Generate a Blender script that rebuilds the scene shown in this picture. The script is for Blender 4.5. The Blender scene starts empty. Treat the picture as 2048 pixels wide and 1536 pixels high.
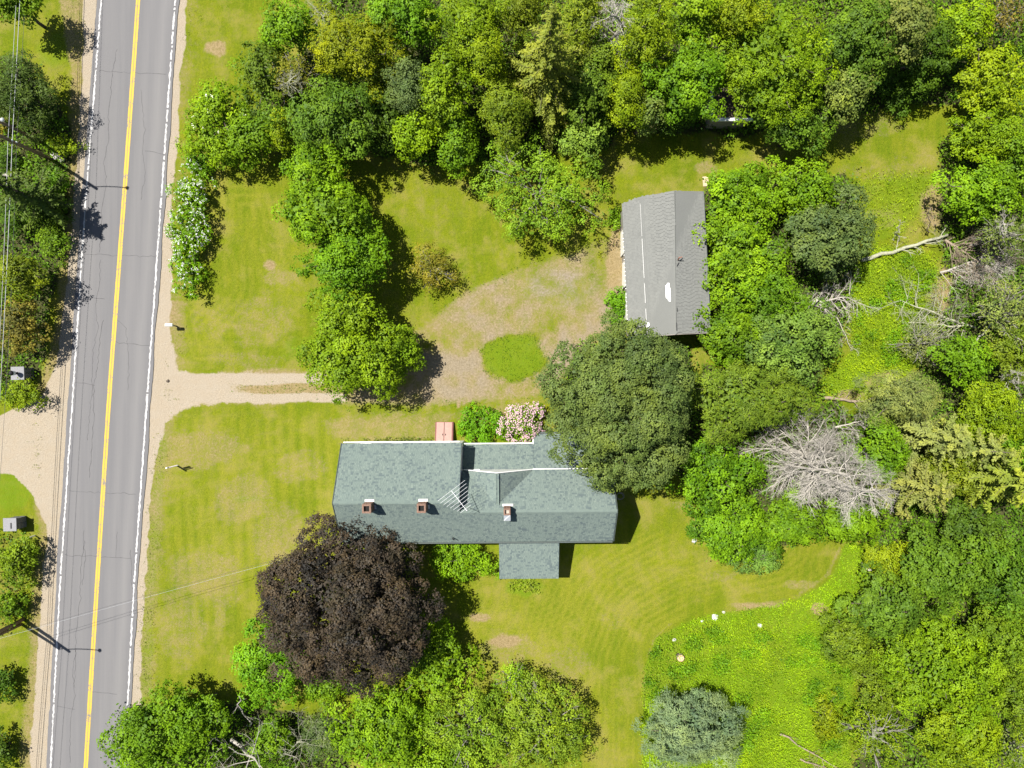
import bpy, math, random
import numpy as np

# ------------------------------------------------------------------ camera, sky, sun, exposure
S = bpy.context.scene
COL = S.collection
CAM_H, FOC = 63.0, 1420.0            # drone height in metres, focal length in photo pixels
PX = FOC / CAM_H                     # photo pixels per metre on the ground

cam_d = bpy.data.cameras.new('camera')
cam_d.sensor_width = 36.0
cam_d.lens = 36.0 * FOC / 2048.0
cam_d.clip_start, cam_d.clip_end = 0.5, 4000.0
cam = bpy.data.objects.new('camera', cam_d)
cam.location = (0, 0, CAM_H)
COL.objects.link(cam)
S.camera = cam

SUN_EL = math.radians(64.0)
SHX, SHY = 0.86, -0.51               # ground direction in which shadows fall
W = bpy.data.worlds.new('World'); S.world = W; W.use_nodes = True
nt = W.node_tree; nt.nodes.clear()
sky = nt.nodes.new('ShaderNodeTexSky'); sky.sky_type = 'NISHITA'; sky.sun_disc = False
sky.sun_elevation = SUN_EL
sky.sun_rotation = math.atan2(-SHX, -SHY)
bg = nt.nodes.new('ShaderNodeBackground'); bg.inputs['Strength'].default_value = 0.05
out = nt.nodes.new('ShaderNodeOutputWorld')
nt.links.new(sky.outputs[0], bg.inputs[0]); nt.links.new(bg.outputs[0], out.inputs[0])
sun_d = bpy.data.lights.new('sun', 'SUN'); sun_d.energy = 5.0; sun_d.angle = math.radians(0.5)
sun_d.color = (1.0, 0.955, 0.88)
sun = bpy.data.objects.new('sun', sun_d); COL.objects.link(sun)
ce, se = math.cos(SUN_EL), math.sin(SUN_EL)
from mathutils import Vector
sun.rotation_euler = Vector((SHX * ce, SHY * ce, -se)).to_track_quat('-Z', 'Y').to_euler()
S.view_settings.view_transform = 'Standard'
S.view_settings.look = 'None'
S.view_settings.exposure = 1.05
S.view_settings.gamma = 1.0
S.view_settings.use_curve_mapping = False
S.render.engine = 'CYCLES'
S.cycles.max_bounces = 5
S.cycles.diffuse_bounces = 2
S.cycles.transmission_bounces = 3
S.cycles.transparent_max_bounces = 4

# ------------------------------------------------------------------ helpers
def at(px, py, z=0.0):
    """point at height z that the photo shows at pixel (px, py)"""
    s = (CAM_H - z) / FOC
    return np.array(((px - 1024) * s, (768 - py) * s, z))

def mesh_np(name, V, F, attrs=None, fattrs=None, smooth=False):
    V = np.asarray(V, np.float32).reshape(-1, 3)
    me = bpy.data.meshes.new(name)
    if isinstance(F, np.ndarray):
        n, k = F.shape
        me.vertices.add(len(V)); me.vertices.foreach_set('co', V.ravel())
        me.loops.add(n * k); me.loops.foreach_set('vertex_index', F.astype(np.int32).ravel())
        me.polygons.add(n); me.polygons.foreach_set('loop_start', np.arange(0, n * k, k, dtype=np.int32))
        me.update(calc_edges=True)
    else:
        me.from_pydata([tuple(map(float, v)) for v in V], [], F); me.update()
    if smooth:
        me.polygons.foreach_set('use_smooth', np.ones(len(me.polygons), bool))
    for k, a in (attrs or {}).items():
        a = np.asarray(a, np.float32)
        if a.ndim == 1:
            at_ = me.attributes.new(k, 'FLOAT', 'POINT'); at_.data.foreach_set('value', a)
        else:
            c = np.ones((len(a), 4), np.float32); c[:, :a.shape[1]] = a
            at_ = me.attributes.new(k, 'FLOAT_COLOR', 'POINT'); at_.data.foreach_set('color', c.ravel())
    for k, a in (fattrs or {}).items():
        at_ = me.attributes.new(k, 'FLOAT', 'FACE'); at_.data.foreach_set('value', np.asarray(a, np.float32))
    return me

def add(name, me, m, parent=None, label=None, cat=None, group=None, kind=None, color=None, loc=None):
    o = bpy.data.objects.new(name, me)
    COL.objects.link(o)
    if m is not None and me is not None:
        me.materials.append(m)
    if parent is not None: o.parent = parent
    if label: o['label'] = label
    if cat: o['category'] = cat
    if group: o['group'] = group
    if kind: o['kind'] = kind
    if color is not None: o.color = (*color, 1.0)
    if loc is not None: o.location = [float(v) for v in loc]
    return o

def thing(name, label, cat, loc=(0, 0, 0), rz=0.0, group=None):
    o = add(name, None, None, None, label, cat, group, None, None, loc)
    o.rotation_euler = (0, 0, rz)
    o.empty_display_size = 0.2
    return o

class MB:
    """collects boxes, tubes and polygons into one mesh"""
    def __init__(s): s.v = []; s.f = []
    def raw(s, V, F):
        b = len(s.v); s.v += [tuple(map(float, p)) for p in V]; s.f += [tuple(i + b for i in f) for f in F]; return s
    def box(s, c, d, rz=0.0, tilt=None):
        hx, hy, hz = d[0] / 2, d[1] / 2, d[2] / 2
        V = [(x * hx, y * hy, z * hz) for z in (-1, 1) for x, y in ((-1, -1), (1, -1), (1, 1), (-1, 1))]
        cr, sr = math.cos(rz), math.sin(rz)
        V = [(c[0] + x * cr - y * sr, c[1] + x * sr + y * cr, c[2] + z) for x, y, z in V]
        return s.raw(V, [(3, 2, 1, 0), (4, 5, 6, 7), (0, 1, 5, 4), (1, 2, 6, 5), (2, 3, 7, 6), (3, 0, 4, 7)])
    def tube(s, P, R, n=6, cap=True):
        P = np.asarray(P, float); k = len(P)
        R = np.broadcast_to(np.asarray(R, float), (k,))
        T = np.gradient(P, axis=0); T /= np.linalg.norm(T, axis=1)[:, None] + 1e-9
        ref = np.array((0, 0, 1.0)) if abs(T[0, 2]) < 0.9 else np.array((1.0, 0, 0))
        A = np.cross(T, ref); A /= np.linalg.norm(A, axis=1)[:, None] + 1e-9
        B = np.cross(T, A)
        a = np.arange(n) * 2 * math.pi / n
        V = (P[:, None] + R[:, None, None] * (np.cos(a)[None, :, None] * A[:, None] + np.sin(a)[None, :, None] * B[:, None])).reshape(-1, 3)
        F = [(i * n + j, i * n + (j + 1) % n, (i + 1) * n + (j + 1) % n, (i + 1) * n + j) for i in range(k - 1) for j in range(n)]
        if cap: F += [tuple(range(n - 1, -1, -1)), tuple((k - 1) * n + j for j in range(n))]
        return s.raw(V, F)
    def prism(s, pts, dz):
        """polygon of 3-D points thickened downwards by dz"""
        n = len(pts); V = list(pts) + [(p[0], p[1], p[2] - dz) for p in pts]
        area = sum(pts[i][0] * pts[(i + 1) % n][1] - pts[(i + 1) % n][0] * pts[i][1] for i in range(n))
        if area < 0:
            pts = pts[::-1]; V = list(pts) + [(p[0], p[1], p[2] - dz) for p in pts]
        F = [tuple(range(n)), tuple(range(2 * n - 1, n - 1, -1))] + [(n + i, n + (i + 1) % n, (i + 1) % n, i) for i in range(n)]
        return s.raw(V, F)
    def poly(s, pts): return s.raw(pts, [tuple(range(len(pts)))])
    def lathe(s, prof, c=(0, 0, 0), n=16):
        k = len(prof)
        V = [(c[0] + r * math.cos(2 * math.pi * j / n), c[1] + r * math.sin(2 * math.pi * j / n), c[2] + z) for r, z in prof for j in range(n)]
        F = [(i * n + j, i * n + (j + 1) % n, (i + 1) * n + (j + 1) % n, (i + 1) * n + j) for i in range(k - 1) for j in range(n)]
        F += [tuple(range(n - 1, -1, -1)), tuple((k - 1) * n + j for j in range(n))]
        return s.raw(V, F)
    def build(s, name, m, parent=None, smooth=False, **kw):
        me = mesh_np(name, s.v, s.f, smooth=smooth)
        return add(name, me, m, parent, **kw)

# value noise --------------------------------------------------------
def vnoise(x, y, scale, seed=0):
    r = np.random.RandomState(seed).rand(257, 257)
    u = np.asarray(x) / scale + 1000.37; v = np.asarray(y) / scale + 1000.71
    iu = np.floor(u).astype(int); iv = np.floor(v).astype(int)
    fu = u - iu; fv = v - iv
    fu = fu * fu * (3 - 2 * fu); fv = fv * fv * (3 - 2 * fv)
    iu %= 256; iv %= 256
    return (r[iu, iv] * (1 - fu) * (1 - fv) + r[iu + 1, iv] * fu * (1 - fv) + r[iu, iv + 1] * (1 - fu) * fv + r[iu + 1, iv + 1] * fu * fv)

def fbm(x, y, scale, seed=0, oct=4):
    t = 0; a = 0.5; n = 0
    for i in range(oct):
        t = t + a * vnoise(x, y, scale / 2 ** i, seed + i); n += a; a *= 0.55
    return t / n

def sstep(a, b, x):
    t = np.clip((x - a) / (b - a), 0, 1); return t * t * (3 - 2 * t)

def sdist(X, Y, poly):
    """signed distance to a polygon (negative inside)"""
    d = np.full(X.shape, 1e18); ins = np.zeros(X.shape, bool)
    n = len(poly)
    for i in range(n):
        x0, y0 = poly[i]; x1, y1 = poly[(i + 1) % n]
        ex, ey = x1 - x0, y1 - y0
        t = np.clip(((X - x0) * ex + (Y - y0) * ey) / (ex * ex + ey * ey + 1e-9), 0, 1)
        d = np.minimum(d, (X - x0 - t * ex) ** 2 + (Y - y0 - t * ey) ** 2)
        c = (y0 > Y) != (y1 > Y)
        if y0 != y1:
            ins ^= c & (X < ex * (Y - y0) / (y1 - y0) + x0)
    d = np.sqrt(d); return np.where(ins, -d, d)

def ldist(X, Y, line):
    d = np.full(X.shape, 1e18)
    for (x0, y0), (x1, y1) in zip(line[:-1], line[1:]):
        ex, ey = x1 - x0, y1 - y0
        t = np.clip(((X - x0) * ex + (Y - y0) * ey) / (ex * ex + ey * ey + 1e-9), 0, 1)
        d = np.minimum(d, (X - x0 - t * ex) ** 2 + (Y - y0 - t * ey) ** 2)
    return np.sqrt(d)

# ------------------------------------------------------------------ materials
class N:
    def __init__(s, name):
        s.m = bpy.data.materials.new(name); s.m.use_nodes = True
        s.t = s.m.node_tree; s.t.nodes.clear()
        s.out = s.t.nodes.new('ShaderNodeOutputMaterial')
    def n(s, typ, **kw):
        o = s.t.nodes.new('ShaderNode' + typ)
        for k, v in kw.items():
            if k.startswith('i_'):
                o.inputs[int(k[2:]) if k[2:].isdigit() else k[2:]].default_value = v
            else: setattr(o, k, v)
        return o
    def l(s, a, b): s.t.links.new(a, b)
    def noise(s, scale, detail=4, rough=0.6, co=None):
        o = s.n('TexNoise'); o.inputs['Scale'].default_value = scale; o.inputs['Detail'].default_value = detail
        o.inputs['Roughness'].default_value = rough
        if co is not None: s.l(co, o.inputs['Vector'])
        return o.outputs[0]
    def pos(s): return s.n('NewGeometry').outputs['Position']
    def objco(s): return s.n('TexCoord').outputs['Object']
    def math(s, op, a, b=None, clamp=False):
        o = s.n('Math', operation=op, use_clamp=clamp)
        for i, v in enumerate((a, b)):
            if v is None: continue
            if isinstance(v, (int, float)): o.inputs[i].default_value = v
            else: s.l(v, o.inputs[i])
        return o.outputs[0]
    def rng(s, v, a, b, c=0.0, d=1.0):
        o = s.n('MapRange'); s.l(v, o.inputs[0])
        for i, x in enumerate((a, b, c, d)): o.inputs[i + 1].default_value = x
        return o.outputs[0]
    def mix(s, f, a, b, mode='MIX'):
        o = s.n('Mix', data_type='RGBA', blend_type=mode)
        for i, v in ((0, f), (6, a), (7, b)):
            if isinstance(v, (int, float)): o.inputs[i].default_value = v
            elif isinstance(v, tuple): o.inputs[i].default_value = (*v, 1.0)
            else: s.l(v, o.inputs[i])
        return o.outputs[2]
    def bump(s, h, dist=0.05, strength=1.0):
        o = s.n('Bump'); o.inputs['Strength'].default_value = strength; o.inputs['Distance'].default_value = dist
        s.l(h, o.inputs['Height']); return o.outputs[0]
    def pbsdf(s, col, rough=0.8, metal=0.0, normal=None, spec=0.3):
        b = s.n('BsdfPrincipled')
        if isinstance(col, tuple): b.inputs['Base Color'].default_value = (*col, 1.0)
        else: s.l(col, b.inputs['Base Color'])
        if isinstance(rough, (int, float)): b.inputs['Roughness'].default_value = rough
        else: s.l(rough, b.inputs['Roughness'])
        b.inputs['Metallic'].default_value = metal
        b.inputs['Specular IOR Level'].default_value = spec
        if normal is not None: s.l(normal, b.inputs['Normal'])
        s.l(b.outputs[0], s.out.inputs[0]); return b

def simple(name, col, rough=0.75, metal=0.0, var=0.25, scale=6.0, bump=0.0, spec=0.3):
    k = N(name); co = k.objco()
    f = k.noise(scale, 5, 0.65, co)
    a = tuple(c * (1 - var) for c in col); b = tuple(min(c * (1 + var), 0.95) for c in col)
    c = k.mix(k.rng(f, 0.3, 0.7), a, b)
    nm = k.bump(k.noise(scale * 6, 3, 0.6, co), bump) if bump else None
    k.pbsdf(c, rough, metal, nm, spec); return k.m

def leaf_mat():
    k = N('leaf')
    oi = k.n('ObjectInfo'); tint = k.n('Attribute', attribute_name='tint').outputs['Fac']
    pn = k.noise(0.55, 2, 0.5, k.pos())
    base = oi.outputs['Color']
    # tint 0.5 keeps the tree's own colour; low tints are deeper green, high tints yellower young leaves
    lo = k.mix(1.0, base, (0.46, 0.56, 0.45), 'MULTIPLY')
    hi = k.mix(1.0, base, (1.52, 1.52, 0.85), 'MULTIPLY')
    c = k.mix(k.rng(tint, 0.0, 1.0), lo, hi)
    c = k.mix(k.rng(pn, 0.5, 0.68, 0.0, 0.8), c, k.mix(1.0, c, (1.22, 1.17, 0.8), 'MULTIPLY'))
    c = k.mix(k.rng(pn, 0.5, 0.34, 0.0, 0.7), c, k.mix(1.0, c, (0.80, 0.91, 0.8), 'MULTIPLY'))
    d = k.n('BsdfDiffuse'); k.l(c, d.inputs[0])
    tr = k.n('BsdfTranslucent'); k.l(k.mix(1.0, c, (1.25, 1.25, 0.6), 'MULTIPLY'), tr.inputs[0])
    g = k.n('BsdfGlossy'); g.inputs['Roughness'].default_value = 0.55; g.inputs[0].default_value = (0.9, 0.95, 1.0, 1)
    m1 = k.n('MixShader'); m1.inputs[0].default_value = 0.24; k.l(d.outputs[0], m1.inputs[1]); k.l(tr.outputs[0], m1.inputs[2])
    m2 = k.n('MixShader'); m2.inputs[0].default_value = 0.008; k.l(m1.outputs[0], m2.inputs[1]); k.l(g.outputs[0], m2.inputs[2])
    k.l(m2.outputs[0], k.out.inputs[0]); return k.m

def petal_mat():
    k = N('petal'); oi = k.n('ObjectInfo'); tint = k.n('Attribute', attribute_name='tint').outputs['Fac']
    c = k.mix(k.rng(tint, 0.0, 1.0), k.mix(1.0, oi.outputs['Color'], (0.72, 0.66, 0.68), 'MULTIPLY'), oi.outputs['Color'])
    k.pbsdf(c, 0.8, 0, None, 0.1); return k.m

def bark_mat(name, col, var=0.35):
    k = N(name); co = k.objco()
    f = k.noise(5, 5, 0.7, co)
    c = k.mix(k.rng(f, 0.3, 0.7), tuple(x * (1 - var) for x in col), tuple(x * (1 + var) for x in col))
    k.pbsdf(c, 0.9, 0, k.bump(k.noise(22, 4, 0.7, co), 0.03), 0.15); return k.m

def roof_mat(name, base, dark, light, seam=None):
    k = N(name); tint = k.n('Attribute', attribute_name='tint').outputs['Fac']
    co = k.objco()
    big = k.noise(0.35, 4, 0.6, co); fine = k.noise(38, 3, 0.7, co)
    c = k.mix(k.rng(tint, 0.0, 0.42), dark, base)
    c = k.mix(k.rng(tint, 0.6, 1.0), c, light)
    c = k.mix(k.rng(big, 0.35, 0.7, 0, 0.3), c, tuple(x * 1.15 for x in base))
    c = k.mix(k.rng(fine, 0.35, 0.65, 0, 0.45), c, tuple(x * 0.55 for x in base))
    k.pbsdf(c, 0.92, 0, k.bump(fine, 0.01), 0.2); return k.m

def ground_mat():
    k = N('ground'); p = k.pos()
    a = k.n('Attribute', attribute_name='zone'); b = k.n('Attribute', attribute_name='zone_b')
    sa = k.n('SeparateColor'); k.l(a.outputs['Color'], sa.inputs[0])
    sb = k.n('SeparateColor'); k.l(b.outputs['Color'], sb.inputs[0])
    gravel, dry, lush = sa.outputs
    soil, stripe, grey = sb.outputs
    n1 = k.noise(0.16, 5, 0.62, p); n2 = k.noise(1.3, 5, 0.7, p); n3 = k.noise(5.0, 4, 0.8, p); n4 = k.noise(15.0, 3, 0.75, p)
    det = k.math('ADD', k.math('MULTIPLY', n3, 0.55), k.math('MULTIPLY', n4, 0.45))
    # lawn
    mp = k.n('Mapping'); mp.inputs['Rotation'].default_value = (0, 0, 0.06); mp.inputs['Scale'].default_value = (1.0, 0.22, 1); k.l(p, mp.inputs[0])
    ns = k.noise(1.1, 5, 0.7, mp.outputs[0])
    lawn = k.mix(k.rng(n1, 0.36, 0.64), (0.106, 0.150, 0.004), (0.172, 0.200, 0.006))
    lawn = k.mix(k.rng(n2, 0.32, 0.68, 0, 0.6), lawn, (0.092, 0.134, 0.006))
    lawn = k.mix(k.rng(ns, 0.42, 0.66, 0, 0.65), lawn, (0.192, 0.198, 0.012))
    thin = k.math('MULTIPLY', k.rng(n1, 0.44, 0.66), k.rng(n2, 0.42, 0.62))
    lawn = k.mix(k.math('MULTIPLY', thin, 0.55), lawn, k.mix(k.rng(n3, 0.35, 0.65), (0.19, 0.165, 0.035), (0.30, 0.25, 0.09)))
    wp = k.noise(0.32, 5, 0.7, p)
    lawn = k.mix(k.rng(wp, 0.5, 0.66, 0, 0.6), lawn, k.mix(k.rng(det, 0.4, 0.6), (0.19, 0.165, 0.03), (0.32, 0.265, 0.085)))
    lawn = k.mix(k.rng(stripe, 0.0, 1.0, 0.0, 0.5), lawn, (0.255, 0.235, 0.03))
    lu = k.math('ADD', lush, k.math('MULTIPLY', k.math('SUBTRACT', n2, 0.5), 0.7))
    lawn = k.mix(k.rng(lu, 0.25, 0.8), lawn, k.mix(k.rng(n3, 0.3, 0.7), (0.085, 0.160, 0.006), (0.165, 0.240, 0.008)))
    lawn = k.mix(k.rng(det, 0.41, 0.60, 0, 0.7), lawn, k.mix(1.0, lawn, (0.50, 0.58, 0.5), 'MULTIPLY'))
    lawn = k.mix(k.rng(n4, 0.54, 0.72, 0, 0.55), lawn, (0.27, 0.24, 0.04))
    # dry straw
    dr = k.math('ADD', dry, k.math('MULTIPLY', k.math('SUBTRACT', k.math('ADD', k.math('MULTIPLY', n2, 0.55), k.math('MULTIPLY', n3, 0.6)), 0.58), 1.25))
    straw = k.mix(k.rng(n3, 0.3, 0.7), (0.172, 0.128, 0.054), (0.300, 0.232, 0.125))
    straw = k.mix(k.rng(n4, 0.5, 0.7, 0, 0.6), straw, (0.13, 0.105, 0.045))
    straw = k.mix(grey, straw, k.mix(k.rng(n3, 0.3, 0.7), (0.165, 0.14, 0.105), (0.275, 0.24, 0.195)))
    c = k.mix(k.rng(dr, 0.28, 0.78), lawn, straw)
    # gravel and sand
    gr = k.math('ADD', gravel, k.math('MULTIPLY', k.math('SUBTRACT', k.math('ADD', k.math('MULTIPLY', n2, 0.4), k.math('MULTIPLY', n3, 0.6)), 0.5), 0.9))
    grav = k.mix(k.rng(n4, 0.28, 0.72), (0.235, 0.198, 0.146), (0.385, 0.335, 0.265))
    grav = k.mix(k.rng(n2, 0.35, 0.7, 0, 0.5), grav, (0.30, 0.24, 0.165))
    c = k.mix(k.rng(gr, 0.38, 0.62), c, grav)
    # forest soil
    so = k.math('ADD', soil, k.math('MULTIPLY', k.math('SUBTRACT', n2, 0.5), 0.8))
    c = k.mix(k.rng(so, 0.35, 0.7), c, k.mix(k.rng(n3, 0.35, 0.65), (0.03, 0.042, 0.010), (0.075, 0.07, 0.03)))
    h = k.math('ADD', n3, k.math('MULTIPLY', n4, 0.8))
    k.pbsdf(c, 0.95, 0, k.bump(h, 0.09, 0.9), 0.08); return k.m

def asphalt_mat():
    k = N('asphalt'); p = k.pos()
    wear = k.n('Attribute', attribute_name='wear').outputs['Fac']
    f = k.noise(40, 3, 0.8, p); g = k.noise(0.5, 5, 0.65, p)
    mp = k.n('Mapping'); mp.inputs['Scale'].default_value = (2.2, 0.06, 1); k.l(p, mp.inputs[0])
    st = k.noise(1.0, 4, 0.7, mp.outputs[0])
    c = k.mix(k.rng(f, 0.25, 0.75), (0.092, 0.091, 0.095), (0.148, 0.146, 0.150))
    c = k.mix(k.rng(st, 0.35, 0.65, 0, 0.55), c, (0.150, 0.146, 0.145))
    c = k.mix(k.rng(g, 0.3, 0.75, 0, 0.4), c, (0.12, 0.118, 0.124))
    c = k.mix(k.rng(wear, 0, 1, 0, 0.55), c, (0.178, 0.173, 0.170))
    k.pbsdf(c, 0.9, 0, k.bump(f, 0.012), 0.2); return k.m

def paint_mat(name, col):
    k = N(name); p = k.pos()
    f = k.noise(9, 5, 0.8, p); g = k.noise(1.1, 3, 0.6, p)
    w = k.math('ADD', f, k.math('MULTIPLY', k.math('SUBTRACT', g, 0.5), 0.5))
    c = k.mix(k.rng(w, 0.54, 0.66), col, (0.145, 0.143, 0.146))
    k.pbsdf(c, 0.7, 0, None, 0.2); return k.m

M = dict(
    leaf=leaf_mat(), petal=petal_mat(),
    ground=ground_mat(),
    asphalt=asphalt_mat(),
    bark=bark_mat('bark', (0.11, 0.09, 0.07)),
    bark_grey=bark_mat('grey bark', (0.2, 0.185, 0.165)),
    dead=bark_mat('dead wood', (0.35, 0.325, 0.285), 0.35),
    dead_tan=bark_mat('tan dead wood', (0.24, 0.19, 0.14), 0.3),
    lichen=bark_mat('lichen wood', (0.30, 0.30, 0.215), 0.25),
    pole=bark_mat('pole wood', (0.22, 0.165, 0.11), 0.25),
    yellow=paint_mat('yellow road paint', (0.46, 0.305, 0.04)),
    whitep=paint_mat('white road paint', (0.42, 0.415, 0.41)),
    crack=simple('crack', (0.078, 0.076, 0.079), 0.95),
    roof=roof_mat('green roof shingle', (0.142, 0.180, 0.162), (0.074, 0.098, 0.108), (0.170, 0.210, 0.184)),
    groof=roof_mat('grey roof shingle', (0.166, 0.170, 0.160), (0.146, 0.150, 0.142), (0.180, 0.184, 0.172)),
    drip=simple('dark drip edge', (0.06, 0.075, 0.07), 0.6),
    trim=simple('white trim', (0.78, 0.77, 0.75), 0.5, var=0.06),
    siding=simple('white siding', (0.72, 0.72, 0.69), 0.6, var=0.06, scale=2),
    gsiding=simple('weathered siding', (0.24, 0.22, 0.19), 0.8, var=0.2),
    glass=simple('window glass', (0.03, 0.04, 0.05), 0.08, var=0.1, spec=0.6),
    brick=simple('chimney brick', (0.185, 0.115, 0.085), 0.9, var=0.4, scale=14, bump=0.02),
    mortar=simple('chimney mortar', (0.36, 0.31, 0.26), 0.9),
    flue_black=simple('flue_black', (0.012, 0.011, 0.01), 0.95),  # flat black for the flue opening
    metal=simple('galvanised metal', (0.5, 0.52, 0.55), 0.45, 0.5, var=0.12),
    alu=simple('antenna aluminium', (0.7, 0.7, 0.72), 0.4, 0.3, var=0.05),
    black=simple('black plastic', (0.02, 0.02, 0.022), 0.6),
    cable=simple('cable', (0.3, 0.31, 0.33), 0.45, 0.2, var=0.05),
    cable_black=simple('black cable', (0.06, 0.06, 0.065), 0.5),
    pink=simple('faded red paint', (0.33, 0.20, 0.17), 0.7, var=0.12, scale=3),
    pinkdark=simple('red paint edge', (0.16, 0.065, 0.055), 0.75, var=0.2),
    granite=simple('granite', (0.13, 0.13, 0.137), 0.8, var=0.3, scale=14, bump=0.02),
    granite_light=simple('granite cap', (0.21, 0.21, 0.22), 0.8, var=0.2, scale=14, bump=0.02),
    white=simple('white paint', (0.8, 0.8, 0.79), 0.5, var=0.06),
    board=simple('tan board', (0.44, 0.33, 0.22), 0.8, var=0.15, scale=4),
    grey_board=simple('grey board', (0.33, 0.29, 0.27), 0.85, var=0.25, scale=4),
    rock=simple('rock', (0.42, 0.40, 0.38), 0.9, var=0.3, scale=5, bump=0.03),
    white_rock=simple('pale rock', (0.5, 0.49, 0.48), 0.85, var=0.15, scale=5, bump=0.03),
    stump=simple('stump wood', (0.52, 0.33, 0.2), 0.85, var=0.25, scale=8),
    rust=simple('rusty metal', (0.26, 0.10, 0.06), 0.8, 0.2, var=0.3),
    patch=simple('white roof patch', (0.88, 0.88, 0.88), 0.6, var=0.03),
    insul=simple('porcelain', (0.75, 0.76, 0.78), 0.25, var=0.05),
)

# ------------------------------------------------------------------ the road (pixels of the photograph on the ground)
RY = [-400, 0, 200, 400, 780, 1180, 1536, 1940]
def curve_of(xs): return lambda y: np.interp(y, RY, xs)
left_line = curve_of([232, 203, 188, 172, 147, 120, 102, 80])
mid_line = curve_of([306, 277, 263, 248.5, 220, 194, 172, 148])
right_line = curve_of([378, 351, 337, 323, 296, 268, 249, 228])
def gxy(px, py): return (px - 1024) / PX, (768 - py) / PX

def strip(name, fl, fr, z, m, parent=None, step=25, jit=0.0, seed=0, y0=-1000, y1=2500, wear=False, nx=1, gaps=None, **kw):
    r = np.random.RandomState(seed)
    ys = np.arange(y0, y1 + 1, step, dtype=float)
    V = []; Wv = []
    for y in ys:
        a = fl(y) + r.uniform(-jit, jit); b = fr(y) + r.uniform(-jit, jit)
        for i in range(nx + 1):
            t = i / nx; x = a + (b - a) * t
            V.append((*gxy(x, y), z))
            Wv.append(math.exp(-((t - 0.17) / 0.07) ** 2) * .4 + math.exp(-((t - 0.33) / 0.06) ** 2) * .3 + math.exp(-((t - 0.66) / 0.06) ** 2) * .5 + math.exp(-((t - 0.83) / 0.06) ** 2) * .9)
    n = nx + 1
    F = []
    for j in range(len(ys) - 1):
        if gaps is not None and gaps(ys[j], r): continue
        for i in range(nx): F.append((j * n + i, (j + 1) * n + i, (j + 1) * n + i + 1, j * n + i + 1))
    me = mesh_np(name, V, F, attrs={'wear': Wv} if wear else None)
    return add(name, me, m, parent, **kw)

road = strip('road', lambda y: left_line(y) - 7 - 3 * vnoise(y, 0, 60, 3), lambda y: right_line(y) + 5 + 5 * vnoise(y, 5, 70, 5), 0.055, M['asphalt'],
             step=8, wear=True, nx=24, kind='structure', jit=0.5)
for dx in (-2.35, 2.35):
    strip('yellow_line', lambda y: mid_line(y) + dx - 1.9, lambda y: mid_line(y) + dx + 1.9, 0.060, M['yellow'], road, step=12, jit=0.2)
strip('white_line', lambda y: left_line(y) - 1.4, lambda y: left_line(y) + 1.4, 0.060, M['whitep'], road, step=4, jit=1.0, seed=4,
      gaps=lambda y, r: r.rand() < (0.05 if y < 560 else 0.015))
strip('white_line', lambda y: right_line(y) - 1.5, lambda y: right_line(y) + 1.5, 0.060, M['whitep'], road, step=4, jit=1.0, seed=5,
      gaps=lambda y, r: r.rand() < (0.10 if y < 420 else 0.02))
def crack(pts, w, seed):
    r = np.random.RandomState(seed); P = []
    for (x0, y0), (x1, y1) in zip(pts[:-1], pts[1:]):
        k = max(2, int(math.hypot(x1 - x0, y1 - y0) / 7))
        for i in range(k): P.append((x0 + (x1 - x0) * i / k + r.normal(0, 1.0), y0 + (y1 - y0) * i / k + r.normal(0, 1.0)))
    P.append(pts[-1]); P = np.array(P); T = np.gradient(P, axis=0); T /= np.linalg.norm(T, axis=1)[:, None]
    Nn = np.stack([-T[:, 1], T[:, 0]], 1); ww = w * r.uniform(0.5, 1.1, len(P))[:, None]
    A, B = P - Nn * ww, P + Nn * ww
    V = [(*gxy(*p), 0.0585) for ab in zip(A, B) for p in ab]
    F = [(2 * i, 2 * i + 1, 2 * i + 3, 2 * i + 2) for i in range(len(P) - 1)]
    add('crack', mesh_np('crack', V, F), M['crack'], road)
lane = lambda t: (lambda y: left_line(y) + t * (mid_line(y) - left_line(y)))
for t, y0, y1, w, sd in ((.46, 100, 520, .55, 1), (.52, 520, 900, .5, 2), (.62, 640, 980, .6, 3), (.55, 1060, 1400, .5, 4), (.5, 1300, 1536, .45, 5), (.6, 1080, 1200, .5, 6)):
    ys = np.arange(y0, y1, 45); f = lane(t); r_ = np.random.RandomState(sd)
    crack([(f(y) + r_.normal(0, 2.2), y) for y in ys], w, sd)
for y, x0, x1, sd in ((143, 197, 333, 11), (303, 290, 328, 12), (508, 165, 318, 13), (592, 165, 210, 14), (765, 150, 190, 15), (982, 138, 272, 16), (1110, 130, 262, 17), (1382, 182, 235, 18), (1412, 115, 150, 19), (685, 225, 300, 20)):
    crack([(x0, y), ((x0 + x1) / 2, y + 3), (x1, y + 6)], 0.5, sd)
for pts, sd in (([(283, 180), (290, 260), (285, 300), (292, 345), (283, 400)], 31), ([(236, 640), (252, 655), (258, 720), (256, 780)], 32), ([(236, 1065), (232, 1115)], 33), ([(262, 1100), (266, 1190)], 34)):
    crack(pts, 0.45, sd)

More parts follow.
